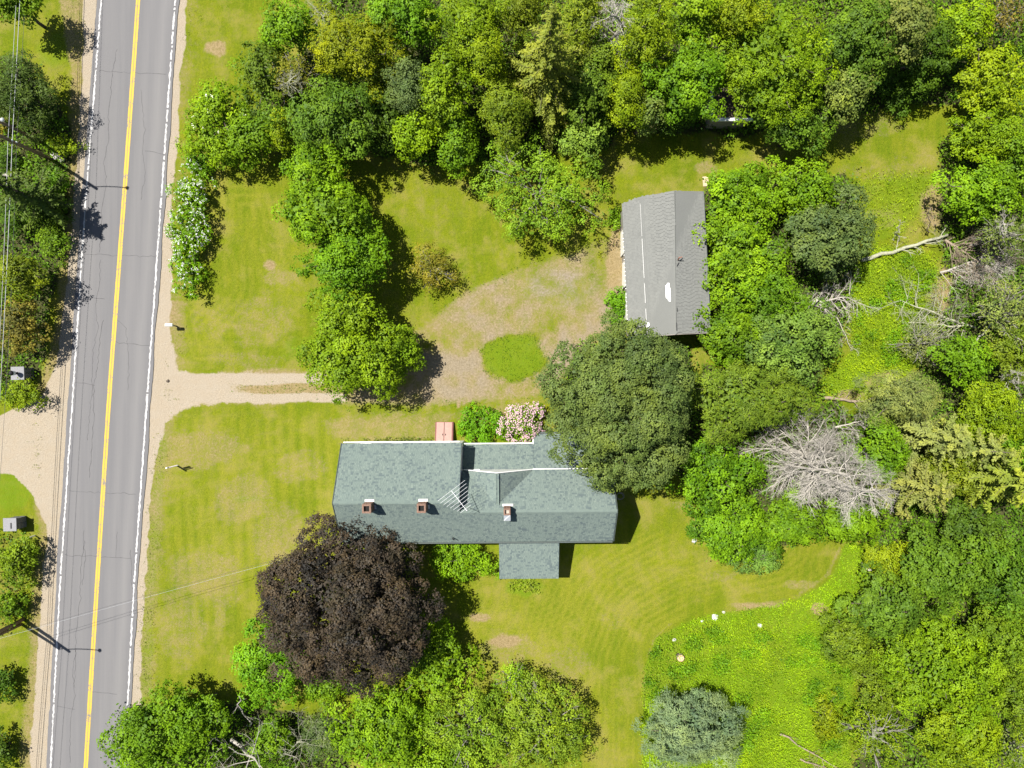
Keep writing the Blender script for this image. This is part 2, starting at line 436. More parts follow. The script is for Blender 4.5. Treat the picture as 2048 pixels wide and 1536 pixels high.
# ------------------------------------------------------------------ the ground: one fine grid, split into zones, and a far ring
GS = 0.25
gx = np.arange(-52, 52.01, GS); gy = np.arange(-40, 40.01, GS)
GX, GY = np.meshgrid(gx, gy)
X = GX * PX + 1024; Y = 768 - GY * PX            # photo pixels of ground points
nz = fbm(GX, GY, 3.0, 11) - 0.5
nzf = fbm(GX, GY, 0.8, 21) - 0.5
nzb = fbm(GX, GY, 9.0, 31) - 0.5
def soft(poly, w=12, amp=30, ampf=18): return sstep(w, -w, sdist(X, Y, poly) + nz * amp + nzf * ampf)
def blob(x, y, rx, ry, amp=0.7, soft_=0.35):
    d = np.sqrt(((X - x) / rx) ** 2 + ((Y - y) / ry) ** 2) + nz * amp + nzf * amp * 0.8
    return sstep(1 + soft_, 1 - soft_, d)
rl, rr = left_line(Y), right_line(Y)
shoulder_r = np.interp(Y, [-400, 0, 300, 470, 600, 660, 850, 950, 1180, 1300, 1400, 1900], [394, 373, 352, 340, 346, 344, 322, 305, 288, 281, 281, 240])
shoulder_l = np.interp(Y, [-400, 0, 100, 200, 330, 500, 600, 720, 790, 800, 1000, 1060, 1200, 1350, 1536, 1900], [190, 166, 166, 162, 154, 140, 128, 112, 85, 80, 82, 95, 82, 72, 60, 30])
g_r = sstep(7, -7, X - shoulder_r + nz * 10 + nzf * 12) * (X > (rl + rr) / 2)
g_l = sstep(7, -7, shoulder_l - X + nz * 10 + nzf * 12) * (X <= (rl + rr) / 2)
side_drive = soft([(150, 745), (108, 755), (80, 795), (40, 815), (-60, 850), (-400, 900), (-400, 1010), (-60, 945), (20, 950), (60, 985), (90, 1050), (100, 1130), (130, 1130)], 6, 10, 8)
# driveway to the yard
drive = soft([(290, 690), (345, 690), (356, 742), (440, 742), (600, 738), (690, 742), (690, 808), (560, 806), (440, 808), (368, 814), (335, 845), (318, 880), (280, 930)], 13, 14, 16)
drive_mid = sstep(14, 2, np.abs(Y - 776 + nz * 8)) * sstep(440, 560, X) * (X < 760)
ruts = np.maximum(sstep(13, 5, np.abs(Y - 757 + nz * 8)), sstep(13, 5, np.abs(Y - 797 + nz * 8)))
far_end = sstep(420, 640, X)
gravel = np.maximum.reduce([g_r * 1.0, g_l, side_drive, drive * (1 - 0.62 * drive_mid) * (1 - 0.6 * sstep(330, 560, X) * (1 - ruts))])
# dry yard
yard = soft([(690, 745), (800, 680), (862, 640), (905, 596), (965, 562), (1050, 535), (1120, 512), (1190, 486), (1262, 470), (1275, 640), (1180, 700), (1110, 790), (1040, 800), (960, 808), (870, 815), (690, 812), (640, 800), (640, 745)], 14, 30, 18)
isle = sstep(1.2, 0.85, np.sqrt(((X - 1028) / 62) ** 2 + ((Y - 715) / 43) ** 2) + nzf * 0.4 + nz * 0.2)
dry = yard * (1 - isle) * np.clip(0.66 + 0.9 * nz + 0.5 * nzf, 0.2, 1)
dry = np.maximum(dry, drive * 0.78)
dry = np.maximum(dry, sstep(60, 10, X - shoulder_r + nz * 30) * (X > shoulder_r - 10) * np.where((Y > 600), 0.72, 0.45) * (0.75 + 0.9 * nz))
dry = np.maximum(dry, sstep(34, 6, shoulder_l - X + nz * 25) * (X < shoulder_l + 10) * 0.62)
dry = np.maximum(dry, soft([(640, 835), (740, 815), (900, 815), (1060, 800), (1060, 845), (910, 850), (900, 890), (690, 890), (640, 880)], 25, 40, 20) * 0.52)
dry = np.maximum(dry, soft([(118, 0), (165, 0), (165, 250), (150, 250), (135, 130)], 8, 20, 10) * 0.66)
for bx, by, ba, bb, s in ((433, 97, 24, 16, .85), (538, 530, 14, 12, .9), (560, 555, 40, 18, .5), (420, 640, 60, 40, .34), (520, 640, 70, 55, .4), (480, 720, 90, 15, .4),
                          (1015, 1282, 32, 14, .95), (960, 1235, 22, 10, .8), (1410, 335, 26, 14, .55), (1030, 1300, 70, 40, .42), (1130, 1330, 60, 40, .4), (1640, 1217, 18, 12, .95),
                          (1510, 1210, 60, 6, .7), (1600, 1170, 40, 10, .5), (1870, 410, 30, 45, .7), (1760, 430, 60, 30, .35), (1600, 500, 40, 40, .3), (1780, 770, 60, 30, .6), (1700, 790, 40, 14, .7),
                          (1925, 590, 60, 60, .8), (400, 900, 90, 50, .50), (480, 1000, 70, 60, .46), (560, 1080, 70, 70, .46), (420, 1150, 80, 60, .46), (600, 930, 60, 40, .4), (370, 1250, 50, 80, .42), (350, 1380, 60, 50, .2),
                          (1235, 545, 22, 90, .85), (1225, 1240, 30, 30, .3), (1440, 1150, 40, 16, .35), (1360, 1010, 30, 12, .4), (1700, 240, 120, 40, .36), (1850, 330, 90, 30, .3), (1750, 345, 120, 18, .35),
                          (440, 1210, 14, 60, .4), (700, 850, 60, 12, .4), (930, 1330, 12, 12, .4)):
    dry = np.maximum(dry, blob(bx, by, ba, bb) * s)
# pale tyre marks
for ln in ([(948, 772), (937, 806)], [(938, 772), (929, 806)], [(925, 775), (915, 815)]):
    dry = np.maximum(dry, sstep(4, 1, ldist(X, Y, ln)) * 0.95)
# mowing passes, each a faint lighter or darker band on the lawn
stripe = np.zeros_like(X)
def bands(mask, coord, per, s): 
    global stripe
    stripe = np.maximum(stripe, mask * s * (0.5 + 0.5 * np.sin(coord * 2 * math.pi / per + nz * 2.0 + nzb * 2.0)) * np.clip(0.5 + 3.0 * nzb + 2.0 * nz, 0, 1.1))
lawn_sw = soft([(330, 830), (660, 830), (690, 890), (670, 1090), (520, 1330), (420, 1400), (300, 1400)], 20)
bands(lawn_sw, X - 0.06 * Y, 24, 0.7)
lawn_w = soft([(400, 330), (540, 340), (600, 560), (600, 735), (380, 735), (355, 640), (430, 560)], 14)
bands(lawn_w, sdist(X, Y, [(430, 360), (540, 360), (590, 560), (590, 715), (390, 715), (370, 640), (440, 570)]), 17, 0.85)
lawn_se = soft([(940, 1160), (1240, 1090), (1290, 1060), (1660, 1090), (1640, 1170), (1540, 1205), (1420, 1225), (1310, 1270), (1285, 1330), (1290, 1600), (1180, 1600), (1180, 1460), (940, 1330)], 14)
path_c = [(1650, 1080), (1640, 1140), (1580, 1185), (1480, 1205), (1380, 1225), (1310, 1262), (1285, 1330), (1283, 1600)]
bands(lawn_se, ldist(X, Y, path_c), 14, 0.85)
bands(soft([(940, 1160), (1180, 1160), (1180, 1300), (940, 1330)], 20), np.sqrt((X - 1050) ** 2 + ((Y - 1165) * 1.25) ** 2), 15, 0.8)
dry = np.maximum(dry, sstep(8, 1, ldist(X, Y, [(1680, 1095), (1655, 1150), (1590, 1195), (1530, 1207), (1470, 1222)]) + nz * 12) * np.clip(.5 + 1.2 * nz, 0, .7))
dry = np.maximum(dry, sstep(4, 1, ldist(X, Y, [(1345, 1245), (1310, 1275), (1292, 1320), (1288, 1420)])) * 0.45)
# lush weeds
weeds_a = soft([(1288, 1330), (1312, 1275), (1385, 1240), (1440, 1225), (1530, 1212), (1600, 1195), (1660, 1160), (1690, 1085), (1740, 1090), (1760, 1180), (1720, 1230), (1700, 1536), (1640, 1700), (1280, 1700), (1286, 1420)], 5, 12, 9)
weeds_b = soft([(1700, 590), (1730, 500), (1830, 500), (1900, 560), (1850, 700), (1790, 800), (1650, 800), (1630, 760), (1700, 700)], 14, 30, 14)
weeds_c = soft([(1690, 355), (1870, 340), (1880, 380), (1800, 480), (1720, 470)], 14, 30, 14)
verge = sstep(22, 5, np.abs(X - np.interp(Y, [850, 950, 1180, 1400], [326, 318, 296, 290]) + nz * 12)) * (Y > 860) * (Y < 1400)
lush = np.maximum.reduce([isle * 0.62, weeds_a * (0.75 + 0.6 * nz), weeds_b * 0.75, weeds_c * 0.5, verge * 0.5, blob(1048, 1175, 40, 18) * .7, blob(495, 998, 40, 8) * .5, blob(600, 700, 40, 30) * .4, blob(20, 975, 60, 50) * .6, blob(110, 100, 40, 40) * .5])
# woodland floor
soil = np.maximum.reduce([soft([(520, 190), (640, 60), (640, -300), (2400, -300), (2400, 190), (1900, 200), (1700, 225), (1500, 275), (1250, 270), (1190, 300), (960, 330), (760, 320), (560, 310)], 14, 40, 20),
                          soft([(1880, 300), (1960, 200), (2400, 190), (2400, 1800), (1700, 1800), (1720, 1260), (1740, 1180), (1720, 1060), (1560, 1090), (1400, 1030), (1350, 940), (1400, 730), (1640, 730), (1700, 830), (1830, 760), (1900, 600), (1890, 480)], 14, 40, 20),
                          soft([(1410, 360), (1700, 340), (1720, 560), (1660, 740), (1400, 700)], 12, 20, 20) * .9,
                          soft([(-300, 100), (60, 120), (140, 260), (135, 420), (120, 560), (90, 720), (40, 800), (-300, 830)], 12, 30, 20) * .9,
                          soft([(-300, 1060), (50, 1060), (70, 1150), (20, 1260), (-300, 1300)], 10, 20, 10) * .4,
                          soft([(240, 1420), (450, 1400), (620, 1420), (700, 1450), (700, 1700), (180, 1700)], 12, 20, 20) * .9,
                          soft([(1140, 690), (1380, 690), (1400, 900), (1300, 950), (1200, 860), (1110, 850)], 12, 20, 20) * .8])
soil = soil * (1 - 0.9 * np.maximum(weeds_a, weeds_b))
grey = np.maximum(blob(1120, 575, 70, 40) * np.clip(.5 + 1.5 * nzf, 0, .8), yard * np.clip(0.2 + 1.5 * nz + .8 * nzf, 0, 0.6))
gz = (fbm(GX, GY, 6.0, 41) - 0.5) * 0.16 * sstep(30, 90, np.minimum(np.abs(X - rl), np.abs(X - rr))) * (1 - np.maximum(drive, yard))
gz = gz - 0.002
inroad = (X > rl - 4) & (X < rr + 4)
zone = np.stack([gravel, dry, lush], -1).reshape(-1, 3)
zone_b = np.stack([soil, np.clip(stripe, 0, 1), grey], -1).reshape(-1, 3)
V_ground = np.stack([GX, GY, gz], -1).reshape(-1, 3)
V = V_ground
ny_, nx_ = GX.shape
idx = np.arange(ny_ * nx_).reshape(ny_, nx_)
Fq = np.stack([idx[:-1, :-1], idx[:-1, 1:], idx[1:, 1:], idx[1:, :-1]], -1).reshape(-1, 4)
fc = lambda a: a.reshape(-1)[Fq].mean(1)
fgr, fX, fY, fyd, fdr, fsd, fwa = fc(gravel), fc(X), fc(Y), fc(yard), fc(drive), fc(side_drive), fc(np.maximum(weeds_a, weeds_b))
midx = (left_line(fY) + right_line(fY)) / 2
zid = np.zeros(len(Fq), int)
zid[fyd > 0.5] = 1
zid[(fgr > 0.5) & (fX > midx)] = 2
zid[(fgr > 0.5) & (fX <= midx)] = 3
zid[(fdr > 0.5) & (fX > 330)] = 4
zid[(fsd > 0.5) & (fX < shoulder_l.min() + 80) & (fY > 740) & (fY < 1060)] = 5
for zi, nm in enumerate(('lawn', 'dirt_yard', 'right_shoulder', 'left_shoulder', 'driveway', 'side_driveway')):
    F = Fq[zid == zi]
    u, inv = np.unique(F, return_inverse=True)
    me = mesh_np(nm, V[u], inv.reshape(-1, 4), attrs={'zone': zone[u], 'zone_b': zone_b[u]}, smooth=True)
    add(nm, me, M['ground'], kind='structure')
far = MB(); x0, x1, y0, y1, R = gx[0], gx[-1], gy[0], gy[-1], 900
for a in ((-R, -R, R, y0), (-R, y1, R, R), (-R, y0, x0, y1), (x1, y0, R, y1)):
    far.poly([(a[0], a[1], -0.002), (a[2], a[1], -0.002), (a[2], a[3], -0.002), (a[0], a[3], -0.002)])
far.build('far_ground', M['ground'], kind='structure')

# ------------------------------------------------------------------ foliage builders
def unit(v): return v / (np.linalg.norm(v, axis=-1, keepdims=True) + 1e-9)

def leaf_arrays(P, Nr, L, Wd, tint, rng, T=None, curl=0.18):
    """rhombus leaves at P facing Nr; T is the direction of the midrib"""
    n = len(P); Nr = unit(Nr)
    if T is None: T = rng.normal(size=(n, 3))
    T = unit(T - (T * Nr).sum(1, keepdims=True) * Nr)
    B = np.cross(Nr, T)
    L = np.broadcast_to(L, (n,))[:, None]; Wd = np.broadcast_to(Wd, (n,))[:, None]
    up = Nr * Wd * curl
    V = np.stack([P - T * L * 0.5, P + B * Wd * 0.5 + up - T * L * 0.05, P + T * L * 0.5, P - B * Wd * 0.5 + up - T * L * 0.05], 1)
    return V.reshape(-1, 3), tint

def leaf_mesh(name, parts):
    V = np.concatenate([p[0] for p in parts]); t = np.concatenate([p[1] for p in parts])
    F = np.arange(len(V), dtype=np.int32).reshape(-1, 4)
    return mesh_np(name, V, F, fattrs={'tint': np.clip(t, 0, 1)})

def fib(n, zmin, rng):
    i = np.arange(n) + 0.5
    z = 1 - (1 - zmin) * i / n
    a = i * 2.399963 + rng.uniform(0, 6.28)
    r = np.sqrt(np.clip(1 - z * z, 0, 1))
    return np.stack([r * np.cos(a), r * np.sin(a), z], 1)

TOTAL = [0]
def limb_path(a, b, rng, k=5, sag=0.12, wig=0.035):
    a, b = np.array(a, float), np.array(b, float)
    t = np.linspace(0, 1, k)[:, None]
    L = np.linalg.norm(b - a)
    P = a + (b - a) * t
    P[:, 2:] += np.sin(t * math.pi) * L * sag
    P[1:-1] += rng.normal(0, L * wig, (k - 2, 3))
    return P

def broadleaf(root, rng, rx, ry, zlo, zhi, color, off=(0, 0), lobe=1.1, tuft=0.3, L=0.24, Wd=0.15, per=9, cover=1.0, wob=0.16, lean=0.0,
              flat=0.75, upb=0.7, inner=0.25, trunk=True, limbs=10, limb_show=0.0, nf=1.0, core=1.0, tr=0.16, bark='bark', tintvar=1.0, zmin=-0.35, narrow=False, blossom=None, dome=1.0):
    """a crown of leafy lobes on a trunk with limbs; all measures in metres, root at ground level"""
    zc = zlo + (zhi - zlo) * 0.42; rzu = zhi - zc; rzl = zc - zlo
    lobe = min(lobe, 0.55 * min(rx, ry, 0.5 * (zhi - zlo) + 0.4))
    n = max(7, int(1.15 * nf * (rx * ry + 0.5 * (rx + ry) * rzu) / lobe ** 2 * cover))
    D = fib(n, zmin, rng) + rng.normal(0, 0.13, (n, 3)); D = unit(D)
    ph = rng.uniform(0, 6.28, 6); th = np.arctan2(D[:, 1], D[:, 0])
    w = 1 + wob * (np.sin(2 * th + ph[0]) * .5 + np.sin(3 * th + ph[1]) * .6 + np.sin(5 * th + ph[2]) * .5 + np.sin(9 * th + ph[3]) * .3) + rng.normal(0, 0.05, n)
    f = rng.uniform(0.72, 1.05, n)
    ni = int(n * inner)
    f[rng.permutation(n)[:ni]] *= rng.uniform(0.45, 0.85, ni)
    rz = np.where(D[:, 2] > 0, rzu, rzl)
    Lr = lobe * rng.uniform(0.62, 1.22, n)
    f[rng.permutation(n)[:max(1, n // 9)]] *= rng.uniform(1.08, 1.22) if nf < 1.2 else 1.0
    if nf >= 1.2: f = np.clip(f, 0, 0.97)
    ex = np.stack([(rx * w - Lr * 0.85) * f, (ry * w - Lr * 0.85) * f, np.maximum(rz - Lr * 0.7 * flat, 0.1) * f * rng.uniform(0.8, 1.0, n)], 1)
    C = D * np.maximum(ex, 0.05)
    if dome != 1.0: C[:, 2] = np.sign(C[:, 2]) * np.abs(C[:, 2] / max(rzu, .1)) ** dome * max(rzu, .1)
    C += np.array((off[0], off[1], zc))
    # tufts on each lobe
    nt_ = np.maximum(5, (3.1 * (Lr / tuft) ** 2 * 0.72 * cover).astype(int))
    li = np.repeat(np.arange(n), nt_)
    d = rng.normal(size=(len(li), 3)); d[:, 2] = np.abs(d[:, 2]) * 0.95 - 0.30
    d = unit(unit(d) + D[li] * 0.42 * np.array((1, 1, 0.5)))
    TP = C[li] + d * (Lr[li] * rng.uniform(0.78, 1.04, len(li)))[:, None] * np.array((1, 1, flat))
    ttint = 0.5 + tintvar * (rng.normal(0, 0.16, n)[li] + rng.normal(0, 0.13, len(li)))
    per_ = rng.poisson(per, len(li)); per_ = np.maximum(per_, 2)
    ti = np.repeat(np.arange(len(li)), per_)
    o = rng.normal(0, 1, (len(ti), 3)) * tuft * np.array((0.55, 0.55, 0.38))
    P = TP[ti] + o
    # leaves of a tuft shingle outwards over one another
    Nr = d[ti] * 0.75 + np.array((0, 0, upb)) + o / tuft * 0.35 + rng.normal(0, 0.33, (len(ti), 3))
    Tm = o + d[ti] * 0.25 * tuft + np.array((0, 0, -0.1 * tuft)) + rng.normal(0, 0.3 * tuft, (len(ti), 3))
    sz = rng.uniform(0.7, 1.2, len(ti))
    tint = ttint[ti] + rng.normal(0, 0.10 * tintvar, len(ti))
    arr = [leaf_arrays(P, Nr, L * sz, Wd * sz, tint, rng, Tm)]
    if core > 0:  # fill leaves inside the crown; their low tint paints in inner shade
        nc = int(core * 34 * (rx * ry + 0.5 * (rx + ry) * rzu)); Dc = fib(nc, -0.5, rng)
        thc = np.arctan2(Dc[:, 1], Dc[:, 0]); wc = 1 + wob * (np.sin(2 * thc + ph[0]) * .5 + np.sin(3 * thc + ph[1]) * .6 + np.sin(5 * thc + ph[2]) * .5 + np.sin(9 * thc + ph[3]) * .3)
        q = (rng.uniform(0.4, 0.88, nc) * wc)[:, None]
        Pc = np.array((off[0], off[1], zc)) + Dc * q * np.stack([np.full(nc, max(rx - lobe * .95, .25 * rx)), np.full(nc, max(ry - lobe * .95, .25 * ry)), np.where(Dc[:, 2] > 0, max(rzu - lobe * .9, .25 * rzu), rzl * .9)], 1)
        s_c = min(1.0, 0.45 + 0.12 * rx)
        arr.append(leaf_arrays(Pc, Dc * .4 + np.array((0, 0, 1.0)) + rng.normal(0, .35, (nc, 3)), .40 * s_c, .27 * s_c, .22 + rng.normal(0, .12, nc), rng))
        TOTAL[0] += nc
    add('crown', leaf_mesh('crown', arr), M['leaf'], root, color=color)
    TOTAL[0] += len(P)
    if trunk:
        top = np.array((off[0] * 0.8, off[1] * 0.8, zc + rzu * 0.25))
        b = MB(); tp = limb_path((0, 0, -0.15), top, rng, 7, 0.0)
        b.tube(tp, np.linspace(tr, tr * 0.35, 7), 8)
        b.build('trunk', M[bark], root, smooth=True)
        pick = rng.permutation(n)[:limbs]
        for j in pick:
            s_ = tp[rng.randint(2, 6)]
            e = C[j] + D[j] * Lr[j] * limb_show
            P_ = limb_path(s_, e, rng)
            lb = MB(); lb.tube(P_, np.linspace(tr * 0.42, tr * 0.09 + 0.01, 5), 5)
            if limb_show > 0.3:
                for q in range(3):
                    e2 = P_[3] + (unit(D[j] + rng.normal(0, 0.7, 3)) * Lr[j] * rng.uniform(0.9, 1.5))
                    lb.tube(limb_path(P_[rng.randint(2, 4)], e2, rng, 4), np.linspace(tr * 0.14, 0.012, 4), 4)
            lb.build('limb', M[bark], root, smooth=True)
    if blossom:
        mk, frac, bl, zcut = blossom
        sel = np.where((d[:, 2] > zcut) & (rng.rand(len(li)) < frac * np.clip(2.2 * vnoise(TP[:, 0] + 50, TP[:, 1] + 50, 1.1, 77), 0, 1.3)))[0]
        k = np.repeat(sel, 7)
        o = rng.normal(0, 1, (len(k), 3)) * bl * 1.0
        P = TP[k] + d[k] * tuft * 0.45 + o + np.array((0, 0, 0.05))
        Nr = d[k] + np.array((0, 0, 1.0)) + rng.normal(0, 0.35, (len(k), 3))
        arr = leaf_arrays(P, Nr, bl * 1.25, bl * 1.1, 0.5 + rng.normal(0, 0.3, len(k)), rng)
        add('blossoms', leaf_mesh('blossoms', [arr]), M['petal'], root, color=mk)

def spruce(root, rng, R, H, color, z0=0.8, lean=(0, 0), tiers=None, L=0.30, Wd=0.085, dens=1.0, droop=0.25, bark='bark', power=0.85, tiprise=0.12, gap=0.3, tuftL=1.0):
    """a conifer: whorls of branches round a straight trunk, each carrying side sprays of needles"""
    top = np.array((lean[0], lean[1], H))
    b = MB(); b.tube([(0, 0, -0.15), top * 0.5, top], [0.035 * H * .5 + .05, 0.018 * H * .5 + .03, 0.015], 7); b.build('trunk', M[bark], root, smooth=True)
    tiers = tiers or int(H / 0.75)
    Ps, Ns, Ts, tt = [], [], [], []
    bm = MB()
    for k in range(tiers):
        u = (k + rng.uniform(0, .6)) / tiers                     # 0 top, 1 bottom
        z = H - u * (H - z0)
        base = top * (z / H)
        r = R * (u ** power) * rng.uniform(0.82, 1.1) + 0.15
        nb = int(5 + 2 * u + rng.randint(0, 2))
        a0 = rng.uniform(0, 6.28)
        for j in range(nb):
            if rng.rand() < gap * 0.4: continue
            a = a0 + j * 6.283 / nb + rng.normal(0, 0.13)
            rr_ = r * rng.uniform(0.72, 1.12)
            dirv = np.array((math.cos(a), math.sin(a), 0.0)); side = np.array((-math.sin(a), math.cos(a), 0.0))
            ns = max(3, int(rr_ / 0.17))
            t = (np.arange(ns) + 0.5) / ns
            ax = base + dirv * (t * rr_)[:, None] + np.array((0, 0, 1.0)) * (-(droop * rr_) * np.sin(t * 2.0) + tiprise * rr_ * t ** 3)[:, None]
            if rr_ > 1.2 and k % 2 == 0:
                bm.tube(ax[[0, ns // 2, ns - 1]], [0.03, 0.02, 0.008], 3, False)
            btint = rng.normal(0, 0.14)
            for sgn in (-1, 1, 0):
                wlen = (0.10 + 0.34 * rr_ * np.sin(np.clip(t, 0, 1) * 2.75 + 0.25) * 0.36) * (0.5 if sgn == 0 else 1)
                m = np.maximum(1, (wlen / (0.16 / dens)).astype(int)) + 1
                for i in range(ns):
                    q = (np.arange(m[i]) + rng.uniform(0.1, 0.9, m[i])) / m[i] * wlen[i]
                    fw = unit(side * sgn + dirv * 0.85)
                    p = ax[i] + fw * q[:, None] + rng.normal(0, 0.05, (m[i], 3)) + np.array((0, 0, 1.0)) * (-0.18 * q)[:, None]
                    Ps.append(p); Ts.append(np.tile(fw, (m[i], 1)) + rng.normal(0, 0.28, (m[i], 3)))
                    Ns.append(np.tile(np.array((0, 0, 1.0)) + dirv * 0.35, (m[i], 1)) + rng.normal(0, 0.35, (m[i], 3)))
                    tt.append(0.42 + btint + 0.28 * t[i] + 0.2 * q / (wlen[i] + .01) * .5 + rng.normal(0, 0.08, m[i]))
    P = np.concatenate(Ps)
    sz = rng.uniform(0.75, 1.2, len(P)) * tuftL
    arr = leaf_arrays(P, np.concatenate(Ns), L * sz, Wd * sz * 1.5, np.concatenate(tt), rng, np.concatenate(Ts), 0.3)
    TOTAL[0] += len(P)
    add('crown', leaf_mesh('crown', [arr]), M['leaf'], root, color=color)
    if bm.v: bm.build('branches', M[bark], root, kind='stuff')

def bough(mb, a, d, L, r, depth, rng, spread=0.7, kids=4, up=0.1, n=4, bend=0.16, taper=0.3):
    sgm = 5 if r > 0.03 else 4
    """a bare branch with twigs, added to mb"""
    d = unit(np.array(d, float)); k = sgm
    P = [np.array(a, float)]
    dd = d.copy()
    for i in range(k - 1):
        dd = unit(dd + rng.normal(0, bend, 3) + np.array((0, 0, up * 0.3)))
        P.append(P[-1] + dd * L / (k - 1))
    P = np.array(P)
    mb.tube(P, np.linspace(r, r * taper, k), n if r > 0.03 else 3, False)
    if depth > 0:
        for j in range(kids):
            t = rng.uniform(0.25, 1.0); i = min(int(t * (k - 1)), k - 2); f = t * (k - 1) - i
            p = P[i] + (P[i + 1] - P[i]) * f
            nd = unit(unit(P[i + 1] - P[i]) * (1 - spread * 0.5) + unit(rng.normal(size=3)) * spread + np.array((0, 0, up)))
            bough(mb, p, nd, L * rng.uniform(0.4, 0.65) * (1.15 - 0.45 * t), max(r * 0.5 * (1 - 0.4 * t), 0.008), depth - 1, rng, spread, kids, up, n, bend, taper)

# colours (albedo) of the foliage
K = dict(green=(0.112, 0.196, 0.009), bright=(0.150, 0.240, 0.009), lime=(0.200, 0.285, 0.008), yel=(0.192, 0.245, 0.008), olive=(0.142, 0.186, 0.014),
         yolive=(0.165, 0.228, 0.008), dark=(0.062, 0.112, 0.012), teal=(0.096, 0.156, 0.018), oak=(0.108, 0.138, 0.056), beech=(0.060, 0.044, 0.047), bronze=(0.190, 0.165, 0.026),
         pine=(0.142, 0.195, 0.024), spruce=(0.165, 0.180, 0.030), dkspruce=(0.075, 0.112, 0.030), blue=(0.170, 0.205, 0.150), grey=(0.145, 0.185, 0.052), rust=(0.190, 0.165, 0.045), pale=(0.190, 0.250, 0.045),
         sage=(0.185, 0.215, 0.080), apple=(0.168, 0.245, 0.020), shrub=(0.128, 0.240, 0.008), juniper=(0.100, 0.130, 0.055))
# style presets: lobe, tuft, leaf length, width, leaves per tuft ...
ST = dict(
    maple=dict(lobe=0.95, tuft=0.28, L=0.21, Wd=0.145, per=10, wob=0.23, inner=0.25, flat=0.72),
    fine=dict(lobe=0.85, tuft=0.27, L=0.17, Wd=0.10, per=12, wob=0.21, inner=0.3, flat=0.8),
    dense=dict(lobe=1.0, tuft=0.27, L=0.21, Wd=0.145, per=10, wob=0.10, inner=0.15, flat=0.62, cover=1.15),
    oak=dict(lobe=1.05, tuft=0.25, L=0.17, Wd=0.12, per=11, wob=0.06, inner=0.12, flat=0.6, cover=1.15, zmin=-0.12, tintvar=0.9, nf=1.35),
    beech=dict(lobe=1.0, tuft=0.26, L=0.18, Wd=0.125, per=11, wob=0.07, inner=0.12, flat=0.66, cover=1.2, zmin=-0.15, tintvar=1.6, nf=1.25),
    open=dict(lobe=0.85, tuft=0.28, L=0.18, Wd=0.11, per=9, wob=0.2, inner=0.3, nf=1.3, cover=0.85, core=.25, flat=0.8, limbs=16, limb_show=0.5, bark='bark_grey'),
    shrub=dict(lobe=0.6, tuft=0.22, L=0.19, Wd=0.12, per=8, wob=0.14, inner=0.2, flat=0.8, limbs=5, tr=0.05, tintvar=0.9),
    brush=dict(lobe=0.5, tuft=0.25, L=0.20, Wd=0.10, per=8, wob=0.22, inner=0.35, flat=0.9, cover=0.9, limbs=6, tr=0.05),
    pine=dict(lobe=0.9, tuft=0.34, L=0.27, Wd=0.055, per=15, wob=0.18, inner=0.3, flat=0.42, upb=0.9, limbs=14, limb_show=0.25),
    sparse=dict(lobe=0.8, tuft=0.33, L=0.17, Wd=0.08, per=8, wob=0.22, inner=0.35, cover=0.75, core=.3, flat=0.8, limbs=18, limb_show=0.75, bark='bark_grey'),
)
def tree(i, name, cat, label, style, col, px, py, rx, ry, H, zlo=None, group=None, **kw):
    """place a plant so that its crown, seen from the drone, is centred on (px, py) with radii rx, ry in photo pixels"""
    rng = np.random.RandomState(1000 + i)
    color = K[col] if isinstance(col, str) else col
    jit = rng.uniform(0.93, 1.07, 3); color = tuple(np.clip(np.array(color) * jit, 0, 1))
    if style in ('spruce',):
        zc = H * 0.45
        c = at(px, py, zc); r = 0.5 * (rx + ry) * (CAM_H - zc) / FOC
        root = thing(name, label, cat, (c[0], c[1], 0), rng.uniform(0, 6.28), group)
        spruce(root, rng, r, H, color, **kw)
        return root
    zlo = H * 0.25 if zlo is None else zlo
    zc = zlo + (H - zlo) * 0.5
    c = at(px, py, zc); s = (CAM_H - zc) / FOC
    root = thing(name, label, cat, (c[0], c[1], 0), 0.0, group)
    p = dict(ST[style]); p.update(kw)
    broadleaf(root, rng, rx * s * 1.05, ry * s * 1.05, zlo, H, color, **p)
    return root


# ------------------------------------------------------------------ the house
HX, HY = -3.06, -9.6                                        # the house turns 0.4 degrees about this point
hrot = math.radians(0.4)
house = thing('house', 'long white house with green shingled roofs, two brick chimneys and a front porch', 'house', (HX, HY, 0), hrot)
def hp(x, y, z):                                            # ground pixels from the picture centre (y down) -> house coordinates
    return np.array((x / PX - HX, -y / PX - HY, z))

def in_poly(u, v, P):
    ins = np.zeros(u.shape, bool); n = len(P)
    for i in range(n):
        x0, y0 = P[i]; x1, y1 = P[(i + 1) % n]
        c = (y0 > v) != (y1 > v)
        if y0 != y1: ins ^= c & (u < (x1 - x0) * (v - y0) / (y1 - y0) + x0)
    return ins

